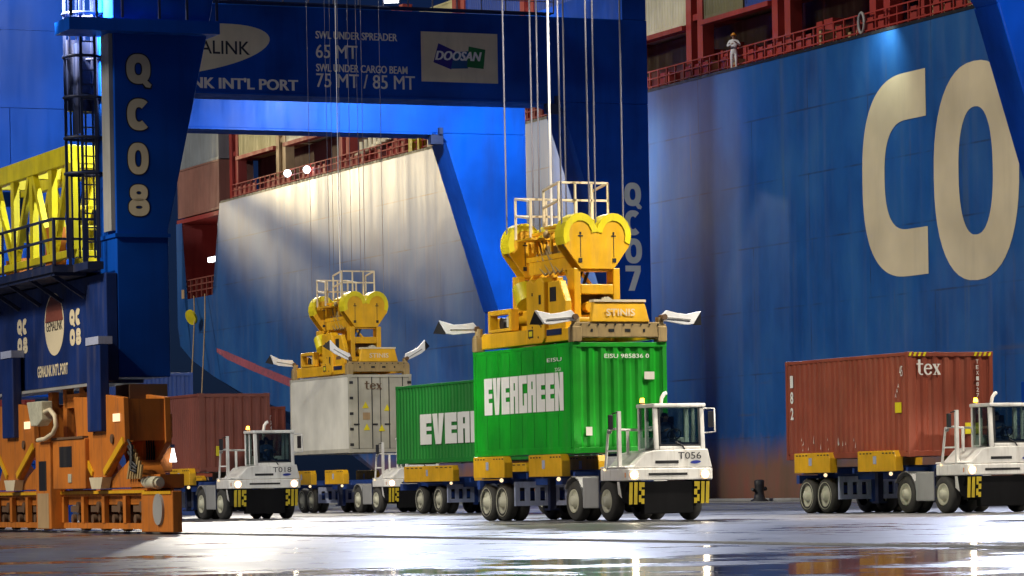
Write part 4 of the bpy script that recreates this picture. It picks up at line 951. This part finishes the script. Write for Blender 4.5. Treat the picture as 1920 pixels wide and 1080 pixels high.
for x0 in (-7.45, -.55):
    fn = MB().xz([(x0, 2.12), (x0 + .98, 2.12), (x0 + .98, 3.92), (x0, 3.92)], -.54, -.34).build('pivot_fin', 'sill', q8, bevel=.02)
    MB().box(x0 + .03, x0 + .98, -.56, -.26, 3.92, 4.08).build('fin_cap', 'lightgrey', fn)
    pr = [(x0 + a_, b_) for a_, b_ in ((-1.46, 2.89), (-.45, 2.86), (-.33, 2.24), (.10, 2.1), (.61, 2.22), (.81, 2.88), (2.21, 2.78), (2.27, 1.86), (.90, 1.17), (-.08, 1.17), (-1.23, 2.03))]
    so = MB().xz(pr, -.42, -.30).build('saddle', 'orange', q8, bevel=.015)
    MB().xz(pr, .45, .58).build('saddle', 'orange', q8, bevel=.015)
    MB().box(x0 - 1.3, x0 - 1.2, -.30, .45, 2.0, 2.85).build('saddle_web', 'orange', so); MB().box(x0 + 2.1, x0 + 2.2, -.30, .45, 1.9, 2.75).build('saddle_web', 'orange', so)
    MB().xz([(x0 - .08, 1.17), (x0 + .90, 1.17), (x0 + .75, .93), (x0 + .1, .93)], -.50, -.30).build('pivot_pin', 'cream', so)
    MB().xz([(x0 - 1.25, 1.98), (x0 - .05, 1.20), (x0 + .03, 1.30), (x0 - 1.1, 2.06)], -.46, -.425).build('saddle_stiffener', 'yellow', so)
    MB().xz([(x0 + 2.27, 1.84), (x0 + .87, 1.20), (x0 + .80, 1.32), (x0 + 2.2, 1.98)], -.46, -.425).build('saddle_stiffener', 'yellow', so)
    for bx in (-.95, 1.45): MB().cyl((x0 + bx, -.425, 1.95), (x0 + bx, -.46, 1.95), .10, 12).build('bolt', 'rust', so)
    MB().box(x0 + 1.55, x0 + 2.0, -.45, -.43, 2.30, 2.46).build('glow_patch', 'marker', so)  # glowing patch stands in for a white-lit spot on the saddle
    ribs = MB()
    for q in range(6): ribs.xz([(x0 + 2.15 + q * .17, 1.12), (x0 + 2.24 + q * .17, 1.12), (x0 + 2.62 + q * .12, 1.80 - q * .08), (x0 + 2.52 + q * .12, 1.80 - q * .08)], -.36, -.32)
    ribs.build('cooling_fin', 'dirty_yellow', so)
    MB().xz([(x0 - 1.5, .95), (x0 + .2, .95), (x0 + .1, 1.12), (x0 - .9, 1.55)], -.28, .35).build('equaliser', 'orange', q8)
    MB().xz([(x0 + .7, .95), (x0 + 2.9, .95), (x0 + 2.1, 1.5), (x0 + .9, 1.15)], -.28, .35).build('equaliser', 'orange', q8)
    hs = MB()
    for q in range(3): hs.tube([(x0 + 2.4, -.38, 1.9 - q * .12), (x0 + 2.75, -.42, 1.75 - q * .1), (x0 + 2.65, -.42, 1.5 - q * .1), (x0 + 2.9, -.36, 1.35 - q * .05)], .035, 6)
    hs.build('hydraulic_hose', 'black', q8)
bogie_set(q8, -14.5, -5.0, .0); bogie_set(q8, -3.4, 2.75, .0)
for a_, b_ in ((-14.5, -5.0), (-3.4, 2.75)): MB().box(a_, b_, -.34, -.30, .83, .89).build('lit_edge_bar', 'yellow', q8)  # yellow bar stands in for the bogie's lit top edge
eb = MB().box(2.78, 4.85, -.42, -.22, .05, .86).box(2.78, 3.2, -.22, .25, .05, .86).build('buffer_box', 'orange', q8, bevel=.02)
MB().cyl((4.02, -.42, .50), (4.02, -.47, .50), .31, 24).build('buffer', 'grey', eb)
MB().box(2.9, 4.8, -.44, -.42, .80, .86).build('edge_plate', 'yellow', eb)
MB().cyl((2.1, -.12, 1.03), (3.0, -.12, 1.03), .13, 16).cyl((3.0, -.12, 1.03), (3.12, -.12, 1.03), .09, 14).build('motor', 'rim', q8)
MB().box(.9, 2.9, -.05, .45, .92, 1.2).build('motor_mount', 'orange', q8)
# tall cabinet between the bogies, electrical box with hose
cabn = MB().box(-3.33, -.86, -.52, .2, .94, 2.0).build('cabinet', 'orange', q8, bevel=.02)
MB().box(-2.79, -1.83, -.527, -.52, 1.41, 1.85).build('cabinet_window', 'black', cabn)
MB().box(-2.1, -1.85, -.54, -.52, 1.08, 1.26).build('cabinet_handle', 'rim', cabn)
MB().box(-3.3, -.9, -.55, -.2, 2.0, 2.05).build('cabinet_roof', 'rust', cabn)
ct = MB().box(-4.63, -3.46, -.55, -.2, .08, 1.98).build('service_column', 'orange', q8, bevel=.02)
MB().box(-4.5, -3.6, -.556, -.55, .10, .86).build('column_panel', 'tan', ct)
MB().box(-4.35, -3.75, -.557, -.55, .92, 1.56).build('vent_grille', 'black', ct)
MB().prism([(-4.74, -.70, 2.86), (-3.53, -.70, 2.86), (-3.53, -.70, 2.45), (-3.9, -.70, 2.33), (-4.43, -.70, 2.33)], (0, .25, 0)).build('junction_box', 'rim', q8, bevel=.02)
MB().tube([(-3.6, -.62, 2.62), (-3.1, -.63, 2.66), (-2.72, -.63, 2.52), (-2.63, -.63, 2.30), (-2.9, -.63, 2.14), (-3.5, -.63, 2.04), (-4.2, -.6, 2.02)], .05, 8).build('cable_hose', 'cream', q8)
fr_ = MB()
for a_, b_ in (((-4.2, 2.0), (-4.2, 3.15)), ((-2.9, 2.0), (-2.9, 3.15)), ((-4.2, 2.86), (-2.0, 2.86)), ((-2.9, 3.0), (-1.5, 2.3)), ((-5.4, 2.2), (-5.4, 3.1))): fr_.bar((a_[0], .1, a_[1]), (b_[0], .1, b_[1]), .16, .3)
fr_.build('bracing', 'orange', q8)
MB().box(-2.6, -2.2, -.2, .2, 2.05, 2.4).build('control_box', 'deck_red', q8); MB().cyl((-1.95, -.3, 2.06), (-1.95, -.3, 2.42), .06, 10).build('warning_post', 'lightgrey', q8)
# stepped equipment at the front end
MB().box(-.6, .4, .10, .92, 2.46, 3.09).build('sill_box', 'rust', q8)
rb_ = MB().box(.15, .9, .36, .86, 1.96, 2.46).build('relay_box', 'orange', q8, bevel=.02)
MB().box(.9, .912, .42, .80, 2.18, 2.20).build('box_seam', 'rust', rb_); MB().box(.9, .915, .52, .66, 2.36, 2.385).build('box_handle', 'black', rb_)
MB().box(-.3, .9, .2, .84, 1.26, 1.90).build('drive_box', 'orange', q8, bevel=.02)
MB().cyl((.5, .56, 1.74), (.95, .56, 1.74), .12, 14).ball((.9, .76, 1.80), .06, 8).build('drive_motor', 'rust', q8)
MB().cyl((1.02, .82, 1.46), (1.02, .82, 1.74), .075, 12, .02).build('warning_lamp', 'tube', q8)
MB().box(.4, .95, .80, .88, 1.76, 1.82).build('lamp_arm', 'dark_steel', q8)
pp_ = MB()
for q in range(4): pp_.tube([(.93, .28 + q * .05, 1.95), (.97, .28 + q * .05, 1.6), (.95, .24 + q * .05, 1.2), (1.0, .1, .95)], .018, 6)
pp_.build('conduit', 'black', q8)
# platform on the sill with railing
pf = MB().box(-16, -1.2, -1.05, .9, 5.50, 5.66).box(-16, -1.25, -1.0, -.3, 5.43, 5.50).box(-1.2, -.1, -.6, -.26, 5.50, 5.66).build('walkway', 'dark_steel', q8)
for q in range(9): MB().bar((-15.5 + q * 1.75, -.28, 5.0), (-15.5 + q * 1.75, -1.0, 5.48), .08).build('walkway_bracket', 'dark_steel', pf)
rl = MB()
for q in range(15): rl.bar((-15.9 + q * 1.05, -1.0, 5.66), (-15.9 + q * 1.05, -1.0, 6.62), .045)
for zz in (6.62, 6.2): rl.bar((-15.9, -1.0, zz), (-1.2, -1.0, zz), .05)
for yy in (-1.0, -.65, -.3): rl.bar((-1.22, yy, 5.66), (-1.22, yy, 6.62), .06)
for zz in (6.62, 6.2): rl.bar((-1.22, -1.0, zz), (-1.22, -.1, zz), .05)
rl.build('railing', 'dark_steel', pf)
# high platform, its railing and the caged ladder
hp_ = MB().box(-.7, .40, -1.05, 2.20, 10.40, 10.66).build('walkway', 'crane', q8)
rl = MB()
for yy in (-1.0, -.45, .1, .9, 1.5, 2.15): rl.bar((.36, yy, 10.68), (.36, yy, 11.7), .05)
for zz in (11.15, 11.68): rl.bar((.36, -1.0, zz), (.36, 2.15, zz), .05)
rl.build('railing', 'dark_steel', hp_)
ld = MB(); lx, ly = -1.0, -.30
for q in range(7):
    a = R(100 + q * 160 / 6 + 0); ld.bar((lx + .36 * math.cos(a + .0) * 1.0, ly + .36 * math.sin(a) - .10 + .0, 5.8), (lx + .36 * math.cos(a), ly + .36 * math.sin(a) - .10, 12.6), .035)
for yy in (-.42, -.12): ld.bar((-.70, yy - .08, 5.6), (-.70, yy - .08, 12.6), .05)
for q in range(23): ld.bar((-.70, -.5, 5.8 + q * .3), (-.70, -.2, 5.8 + q * .3), .03)
for zz in (7.55, 8.3, 9.15, 10.0, 10.9, 11.7):
    pts = [(lx + .38 * math.cos(R(a)), ly - .10 + .38 * math.sin(R(a)), zz) for a in range(-180, 181, 24)]
    ld.tube(pts, .035, 6); ld.bar((-.75, -.1, zz), (-.75, .02, zz), .05)
ld.build('ladder', 'dark_steel', q8)
MB().box(-1.45, -1.30, -.62, -.02, 8.9, 10.4).xz([(-1.4, 8.4), (-.9, 8.4), (-1.0, 10.3), (-1.3, 10.3)], -.5, -.46).build('ladder_shield', 'dark_steel', q8)
floodlamp(q8, (1.5, -.5, 12.35), (-.6, 1, -.8), True, .8); MB().bar((.0, -.1, 12.5), (1.5, -.5, 12.6), .1).build('lamp_arm', 'dark_steel', q8)
floodlamp(q8, (-1.7, 2.4, 13.75), (-1, 0, -.5), True, .6)

# yellow lattice on the walkway of QC08
lt = thing('lattice_frame', 'lemon yellow lattice girder standing on the railed walkway of crane QC08', 'lattice frame', 68.2, -51.05, 5.66)
LL = 11.5; wd_ = 1.35; hh_ = 2.95
ch = MB()
for yy in (0, wd_):
    ch.box(-LL, 0, yy - .1, yy + .1, hh_ - .42, hh_); ch.box(-LL, 0, yy - .1, yy + .1, .45, .62)
ch.box(-.2, .02, .1, wd_ - .1, hh_ - .42, hh_ - .02); ch.box(-.16, 0, .1, wd_ - .1, .46, .6); ch.box(-.14, -.02, .1, wd_ - .1, 1.5, 1.6); ch.box(-.14, -.02, .1, wd_ - .1, 1.05, 1.15)
for q in range(4): ch.box(-LL + q * 3, -LL + q * 3 + .2, .1, wd_ - .1, hh_ - .3, hh_ - .02)
ch.build('chord', 'lemon', lt, bevel=.015)
n = 7
for q in range(n + 1):
    xx = -LL + LL * q / n
    for yy in (0, wd_): MB().box(xx - .14, xx + .14, yy - .07, yy + .07, .62, hh_ - .42).build('post', 'lemon', lt)
for q in range(n):
    a = -LL + LL * q / n + .16; b = a + LL / n - .32
    for yy in (-.02, wd_ + .02):
        dg = MB()
        if q % 2: dg.bar((a, yy, hh_ - .42), (b, yy, .62), .13, .16)
        else: dg.bar((a, yy, .62), (b, yy, hh_ - .42), .13, .16)
        dg.build('diagonal', 'lemon', lt)
dg = MB(); dg.bar((-.08, .12, .62), (-.08, .68, hh_ - .42), .12).build('diagonal', 'lemon', lt); dg = MB().bar((-.08, 1.2, .62), (-.08, .60, hh_ - .42), .12)
dg.build('diagonal', 'lemon', lt)
for bx_, mm in (((-9, -7.5, .25, 1.1, .45, 1.3), 'crane'), ((-4.4, -3.3, .25, 1.1, .0, 1.0), 'crane'), ((-6.8, -5.6, .25, 1.05, .0, .8), 'orange'), ((-2.2, -1.7, -.05, .3, .0, 1.25), 'orange')): MB().box(*bx_).build('winch_box', mm, lt)
for bx_ in ((-.5, -.1, .15, .55, .0, .44), (-.5, -.1, .75, 1.2, .0, .44), (-LL, -LL + .4, .2, 1.1, 0, .44)): MB().box(*bx_).build('foot', 'lemon', lt)
MB().cyl((-.1, .62, .1), (.05, .62, .16), .10, 12, .13).build('lamp', 'flood', lt)

# ------------------------------------------------------------------ the ship
ship = thing('container_ship', 'huge blue container ship with cream letters CO, moored along the quay', 'ship', 0, 0, 0)
HV = .6; TOP = 19.95
hb = MB()
# side shell outline with mooring-deck notch and rising counter at the stern
low = [(-86.9, 12.2), (-86.4, 10.9), (-83.9, 9.85), (-79.3, 8.6), (-73.8, 7.36), (-68.5, 6.5), (-62, 5.4), (-54, 3.6), (-47, 1.2), (-42, -1.2), (-38, -4), (75, -4)]
up = [(75, TOP), (-77.4, TOP), (-77.55, TOP - .9), (-77.9, 18.6), (-78.3, 14.5), (-78.7, 14.1), (-79.2, 14.0), (-85.3, 14.0), (-85.65, 14.25), (-85.75, 14.6), (-85.6, 19.25), (-86.9, 19.25)]
side = up + low
bm = bmesh.new()
vs = [bm.verts.new((a, HV, b)) for a, b in side]; fc = bm.faces.new(vs)
bmesh.ops.triangulate(bm, faces=[fc])
# counter and bottom: sweep the lower edge inboard and down
inn = [bm.verts.new((a + (1.2 if a < -50 else .4), HV + 3.0, b - 2.2)) for a, b in low]; in2 = [bm.verts.new((a + (4 if a < -50 else 1), HV + 12, b - 5.0)) for a, b in low]
lv = vs[len(up):]
for i in range(len(low) - 1):
    bm.faces.new((lv[i], lv[i + 1], inn[i + 1], inn[i])); bm.faces.new((inn[i], inn[i + 1], in2[i + 1], in2[i]))
# transom
tv = [bm.verts.new((a, HV + 38, b)) for a, b in ((-86.9, 19.25), (-86.9, 12.2))]
bm.faces.new((vs[len(up) - 1], lv[0], tv[1], tv[0]))
bmesh.ops.recalc_face_normals(bm, faces=bm.faces)
me = bpy.data.meshes.new('hull'); bm.to_mesh(me); bm.free(); me.materials.append(M['hull'])
hull = bpy.data.objects.new('hull', me); C.objects.link(hull); hull.parent = ship
MB().box(-77.3, 75, HV + .02, 38, TOP - .25, TOP - .02).build('deck', 'deck_red', ship)
# boot stripe curving up to the stern, rope recess
bs = [(-78.5, 10.3), (-76.0, 9.9), (-70.5, 8.9), (-63.9, 7.75), (-58, 6.3), (-52, 4.3)]
mb = MB(); 
for i in range(len(bs) - 1):
    a, b = bs[i], bs[i + 1]; h0 = .38 if i else .15
    mb.add([(a[0], HV - .012, a[1] - h0), (b[0], HV - .012, b[1] - .40), (b[0], HV - .012, b[1] + .15), (a[0], HV - .012, a[1] + .12)], [(0, 1, 2, 3)])
mb.build('boot_stripe', 'pink', hull)
# mooring deck room
mr = MB(); mr.box(-86, -77.4, HV + .03, 9, 13.7, 13.98).box(-86, -77.4, 6.0, 6.2, 13.98, 19.2).box(-86.0, -85.8, HV + .1, 6, 13.98, 19.2).box(-77.9, -77.7, HV + .1, 6, 13.98, 19.2).box(-86.8, -77.5, HV + .03, 9, 19.22, 19.5)
md = mr.build('mooring_deck', 'deck_red', ship)
rl = MB()
for q in range(7): rl.bar((-85.3 + q * 1.15, HV + .15, 13.98), (-85.3 + q * 1.15, HV + .15, 15.3), .13)
for zz in (14.5, 14.9, 15.3): rl.bar((-85.4, HV + .15, zz), (-78.4, HV + .15, zz), .08)
rl.build('railing', 'brown', md)
MB().box(-81.9, -79.9, 1.2, 1.5, 16.35, 16.65).build('tube_light', 'tube', md)
MB().cyl((-83.5, 2.5, 14.0), (-83.5, 2.5, 15.2), .5, 14).cyl((-81.2, 2.5, 15.0), (-79.8, 2.5, 15.0), .6, 14).build('mooring_winch', 'dirty_yellow', md)
MB().box(-85.9, -85.3, HV - .02, HV + .1, 14.1, 14.7).build('fairlead', 'tan', md)
# name lettering
def sup(cx, cz, a, b, n, t): 
    c_, s_ = math.cos(t), math.sin(t); return (cx + a * math.copysign(abs(c_) ** (2 / n), c_), cz + b * math.copysign(abs(s_) ** (2 / n), s_))
def ring(cx, cz, a, b, ai, bi, n, t0, t1, cnt=48):
    v_ = []; f_ = []
    for k in range(cnt + 1):
        t = R(t0 + (t1 - t0) * k / cnt); p = sup(cx, cz, a, b, n, t); q = sup(cx, cz, ai, bi, n, t)
        v_ += [(p[0], HV - .015, p[1]), (q[0], HV - .015, q[1])]
    for k in range(cnt): f_.append((2 * k, 2 * k + 2, 2 * k + 3, 2 * k + 1))
    return v_, f_
lo = MB(); lo.add(*ring(19.95, 13.36, 3.38, 4.45, 1.36, 2.60, 2.35, 0, 360)); lo.build('hull_lettering', 'hull_letter', hull)
lc = MB(); lc.add(*ring(14.4, 13.7, 3.95, 4.28, 2.0, 2.3, 2.6, 90, 270))
for z0, z1 in ((16.0, 17.98), (9.42, 11.4)): lc.add([(14.4, HV - .015, z0), (16.0, HV - .015, z0), (16.0, HV - .015, z1), (14.4, HV - .015, z1)], [(0, 1, 2, 3)])
lc.build('hull_lettering', 'hull_letter', hull)
# deck edge rail with stiffener boards
rl = MB()
x = -76.9
while x < 70:
    rl.box(x, x + .07, HV + .70, HV + .78, TOP, TOP + 1.15)
    if (int(x * 3) % 5) in (0, 1, 3): rl.box(x + .12, x + .62, HV + .79, HV + .84, TOP, TOP + .95)
    x += .95
for zz in (.4, .78, 1.15): rl.box(-76.9, 70, HV + .71, HV + .77, TOP + zz - .03, TOP + zz + .03)
rl.build('railing', 'deck_red', ship)
MB().box(-77.2, 70, HV - .02, HV + .10, TOP - .02, TOP + .12).build('deck_edge_bar', 'black', ship)
MB().box(-77, 70, 3.2, 3.5, TOP, TOP + 2.92).build('hatch_coaming', 'deck_dark', ship)
BR = [-77.0, -67.6, -56.0, -46.8, -37.4, -27.8, -17.4, -7.6, 1.4, 10.6, 20.2, 30]
lb = None
for i, bx in enumerate(BR):
    b = MB()
    for dx in (-.62, .62): b.box(bx + dx - .28, bx + dx + .28, HV + .9, HV + 1.5, TOP, TOP + 9)
    b.box(bx - .33, bx + .33, HV + 1.0, HV + 1.4, TOP + 3.1, TOP + 3.4).box(bx - .33, bx + .33, HV + 1.0, HV + 1.4, TOP + 6.1, TOP + 6.4)
    b.box(bx - .9, bx + .9, HV + 1.6, HV + 30, TOP + 2.9, TOP + 3.1); b.box(bx - .8, bx - .3, HV + 1.55, HV + 2.2, TOP, TOP + 1.3)
    b.box(bx - .34, bx + .34, HV + 1.5, HV + 1.6, TOP, TOP + 8.8)
    b.build('lashing_bridge', 'tan' if i in (1,) else 'deck_red', ship)
sup_ = MB()
for i in range(len(BR) - 1): sup_.box(BR[i] + .95, BR[i + 1] - .95, HV + .7, HV + 1.2, TOP + 2.72, TOP + 2.95)
sup_.build('container_support_beam', 'deck_red', ship)
for x_, z_ in ((-65.1, 20.83), (-61.5, 20.74)): MB().ball((x_, HV + .45, z_), .24, 12).build('deck_lamp', 'tube', ship)
pp = MB()
for q in range(7): pp.cyl((-53.2 + q * .75, 1.6, TOP + 1.0 + q * .07), (-53.2 + q * .75, 1.6, TOP + 1.7 + q * .07), .16, 8)
pp.cyl((-55, 1.7, TOP + .9), (-47.6, 1.7, TOP + 1.7), .17, 10).cyl((-48.6, 1.6, TOP + 1.6), (-48.6, 1.6, TOP + 3.0), .2, 10).build('deck_pipe', 'cream', ship)
for q in range(3): MB().cyl((-41.6 + q * .8, 1.5, TOP), (-41.6 + q * .8, 1.5, TOP + 3.2), .3, 12).build('vent_post', 'cream', ship); MB().box(-44.6, -44.0, 1.2, 1.6, TOP, TOP + 2.6).box(-43.2, -42.9, 1.2, 1.6, TOP, TOP + 2.8).build('ladder_frame', 'lemon', ship)
for q in range(40):
    x_ = random.uniform(-66, 24); MB().box(x_, x_ + random.uniform(.2, .9), 2.2, 2.8, TOP, TOP + random.uniform(.5, 1.9)).build('deck_fitting', 'deck_red', ship)
for q in range(26):
    x_ = random.uniform(-66, 24); MB().box(x_, x_ + random.uniform(.12, .35), 1.5, 2.1, TOP, TOP + random.uniform(.4, 1.2)).build('deck_fitting', 'tan', ship)
for x_, z_ in ((9.4, 20.72),): MB().tube([(x_ + .26 * math.cos(R(a)), 1.25, z_ + .45 * math.sin(R(a))) for a in range(0, 361, 30)], .07, 6).build('life_ring', 'grey', ship)

# containers on the ship
CC = {'grey': (.20, .22, .23), 'brown': (.26, .11, .075), 'sand yellow': (.50, .44, .20), 'cream': (.62, .58, .40), 'maroon': (.22, .03, .03), 'blue': (.012, .05, .26), 'olive': (.16, .15, .07), 'orange red': (.40, .09, .04), 'pale grey': (.45, .45, .44), 'wine red': (.30, .03, .035), 'white': (.66, .66, .62), 'teal': (.03, .16, .18)}
CM = {k_: paint('container_' + k_.replace(' ', '_'), c_, .55, dirt=.35, scale=.7) for k_, c_ in CC.items()}
def deck_container(label, x0, x1, z, colour, v0=1.55, H=2.6):
    L = x1 - x0; mb = MB(); x, y = L / 2, 1.22
    corr(mb, 'x', -x + .12, x - .12, .16, H - .1, -y + .02, .04, .3, -1)
    mb.box(-x + .05, x - .05, -y + .08, y, .05, H - .02)
    for s in (-1, 1): mb.box(s * x, s * (x - .13), -y, -y + .13, .0, H)
    mb.box(-x + .13, x - .13, -y, -y + .1, .0, .16); mb.box(-x + .13, x - .13, -y, -y + .1, H - .1, H)
    o = mb.build('deck_container', CM[colour]); place(o, x0 + L / 2, v0 + y, z); return tag(o, label, 'container', "containers stacked on the ship's deck")
deck_container('brown container lowest on the ship deck, right above the red mooring opening', -86.9, -77.9, 19.62, 'brown', .75, 3.3)
deck_container('grey container on top of the brown one at the stern of the ship', -86.6, -77.9, 22.93, 'grey', .75, 2.7)
BC = [('sand yellow', 'white'), ('cream', 'maroon'), ('maroon', 'wine red'), ('wine red', 'sand yellow'), ('orange red', 'blue'), ('blue', 'blue'), ('cream', 'brown'), ('olive', 'grey'), ('blue', 'teal'), ('orange red', 'brown'), ('brown', 'maroon')]
WH = ['beside the brown one at the stern', 'above the two round deck lamps', 'above the cream deck pipes', 'over the cream vent posts', 'over the slanted corner of the QC07 frame', 'behind the hoist ropes', 'just right of the QC07 leg', 'above the person in white', 'between two red bridges right of the person', 'above the letter C', 'above the letter O']
for i in range(len(BR) - 1):
    a, b = BR[i] + .97, BR[i + 1] - .97; z0 = TOP + 3.0 - (.15 if i == 0 else 0)
    for tier, colr in enumerate(BC[i]):
        if i == 7 and tier == 0:
            deck_container('short olive container on the ship above the person in white', a, a + 4.1, z0, 'olive'); deck_container('short blue container beside the olive one above the person in white', a + 4.3, b, z0, 'blue'); continue
        deck_container(f"{colr} container on the ship, {'lower' if tier == 0 else 'upper'} tier {WH[i]}", a, b, z0 + tier * 2.63, colr)

# mooring ropes with rat guard, bollard
def quay_rope(label, pts, mat='tan'):
    o = MB().tube(pts, .05, 6).build('mooring_rope', mat); place(o, 0, 0); return tag(o, label, 'rope', 'mooring ropes at the stern')
quay_rope('mooring rope running down from the red opening at the stern, carrying the yellow rat guard', [(-82.6, .4, 14.1), (-81.6, .1, 12.6), (-78.6, -1.2, 7.4), (-74, -1.4, .6)])
quay_rope('second mooring rope from the red opening at the stern, right of the rat guard', [(-80.2, .4, 14.1), (-79.2, .05, 12.3), (-76.4, -1.2, 6.9), (-71.5, -1.4, .6)])
rg = MB().cyl((-81.75, -.02, 12.66), (-81.7, -.16, 12.60), .52, 20).build('rat_guard', 'lemon'); place(rg, 0, 0); tag(rg, 'round yellow rat guard on the mooring rope at the ship stern', 'rat guard')
def bollard(label, u, v):
    t = MB()
    pr = [(.42, 0), (.40, .05), (.25, .14), (.20, .45), (.22, .70), (.23, .92), (.17, .97), (.001, .98)]; n = 18; vs = []; fs = []
    for r, z in pr:
        for k in range(n): vs.append((r * math.cos(2 * PI * k / n), r * math.sin(2 * PI * k / n), z))
    for i in range(len(pr) - 1):
        for k in range(n): fs.append((i * n + k, i * n + (k + 1) % n, (i + 1) * n + (k + 1) % n, (i + 1) * n + k))
    t.add(vs, fs, True); t.cyl((0, -.2, .48), (.12, -.42, .55), .07, 10); t.cyl((0, .2, .55), (0, .34, .58), .09, 10)
    o = t.build('bollard', 'black'); place(o, u, v, .004); tag(o, label, 'bollard', 'mooring bollards on the quay edge')
bollard('black cast mooring bollard on the quay edge between the two right trucks', 3.4, -1.05)
bollard('black mooring bollard at the stern where the ropes are made fast', -73, -1.4)

# unseen gantry added past the left edge so that its brace throws the slanted shadow on the lit stern
lg_ = thing('shadow_gantry', 'added unseen steel gantry past the left edge, its slanted brace shading the stern', 'gantry', -106, -13, 0)
for xx, zz in ((0, 28), (22, 22)): MB().box(xx - .35, xx + .35, -.35, .35, .005, zz).build('post', 'grey', lg_)
MB().bar((.35, 0, 25.2), (21.65, 0, 18.5), .5, .55).build('brace', 'grey', lg_)
MB().bar((0, 0, 27.5), (-14.4, -9, 27.9), .3).build('lamp_arm', 'grey', lg_)
floodlamp(lg_, (-14.9, -9, 27.2), (1, .35, -.2), True, 1.2)
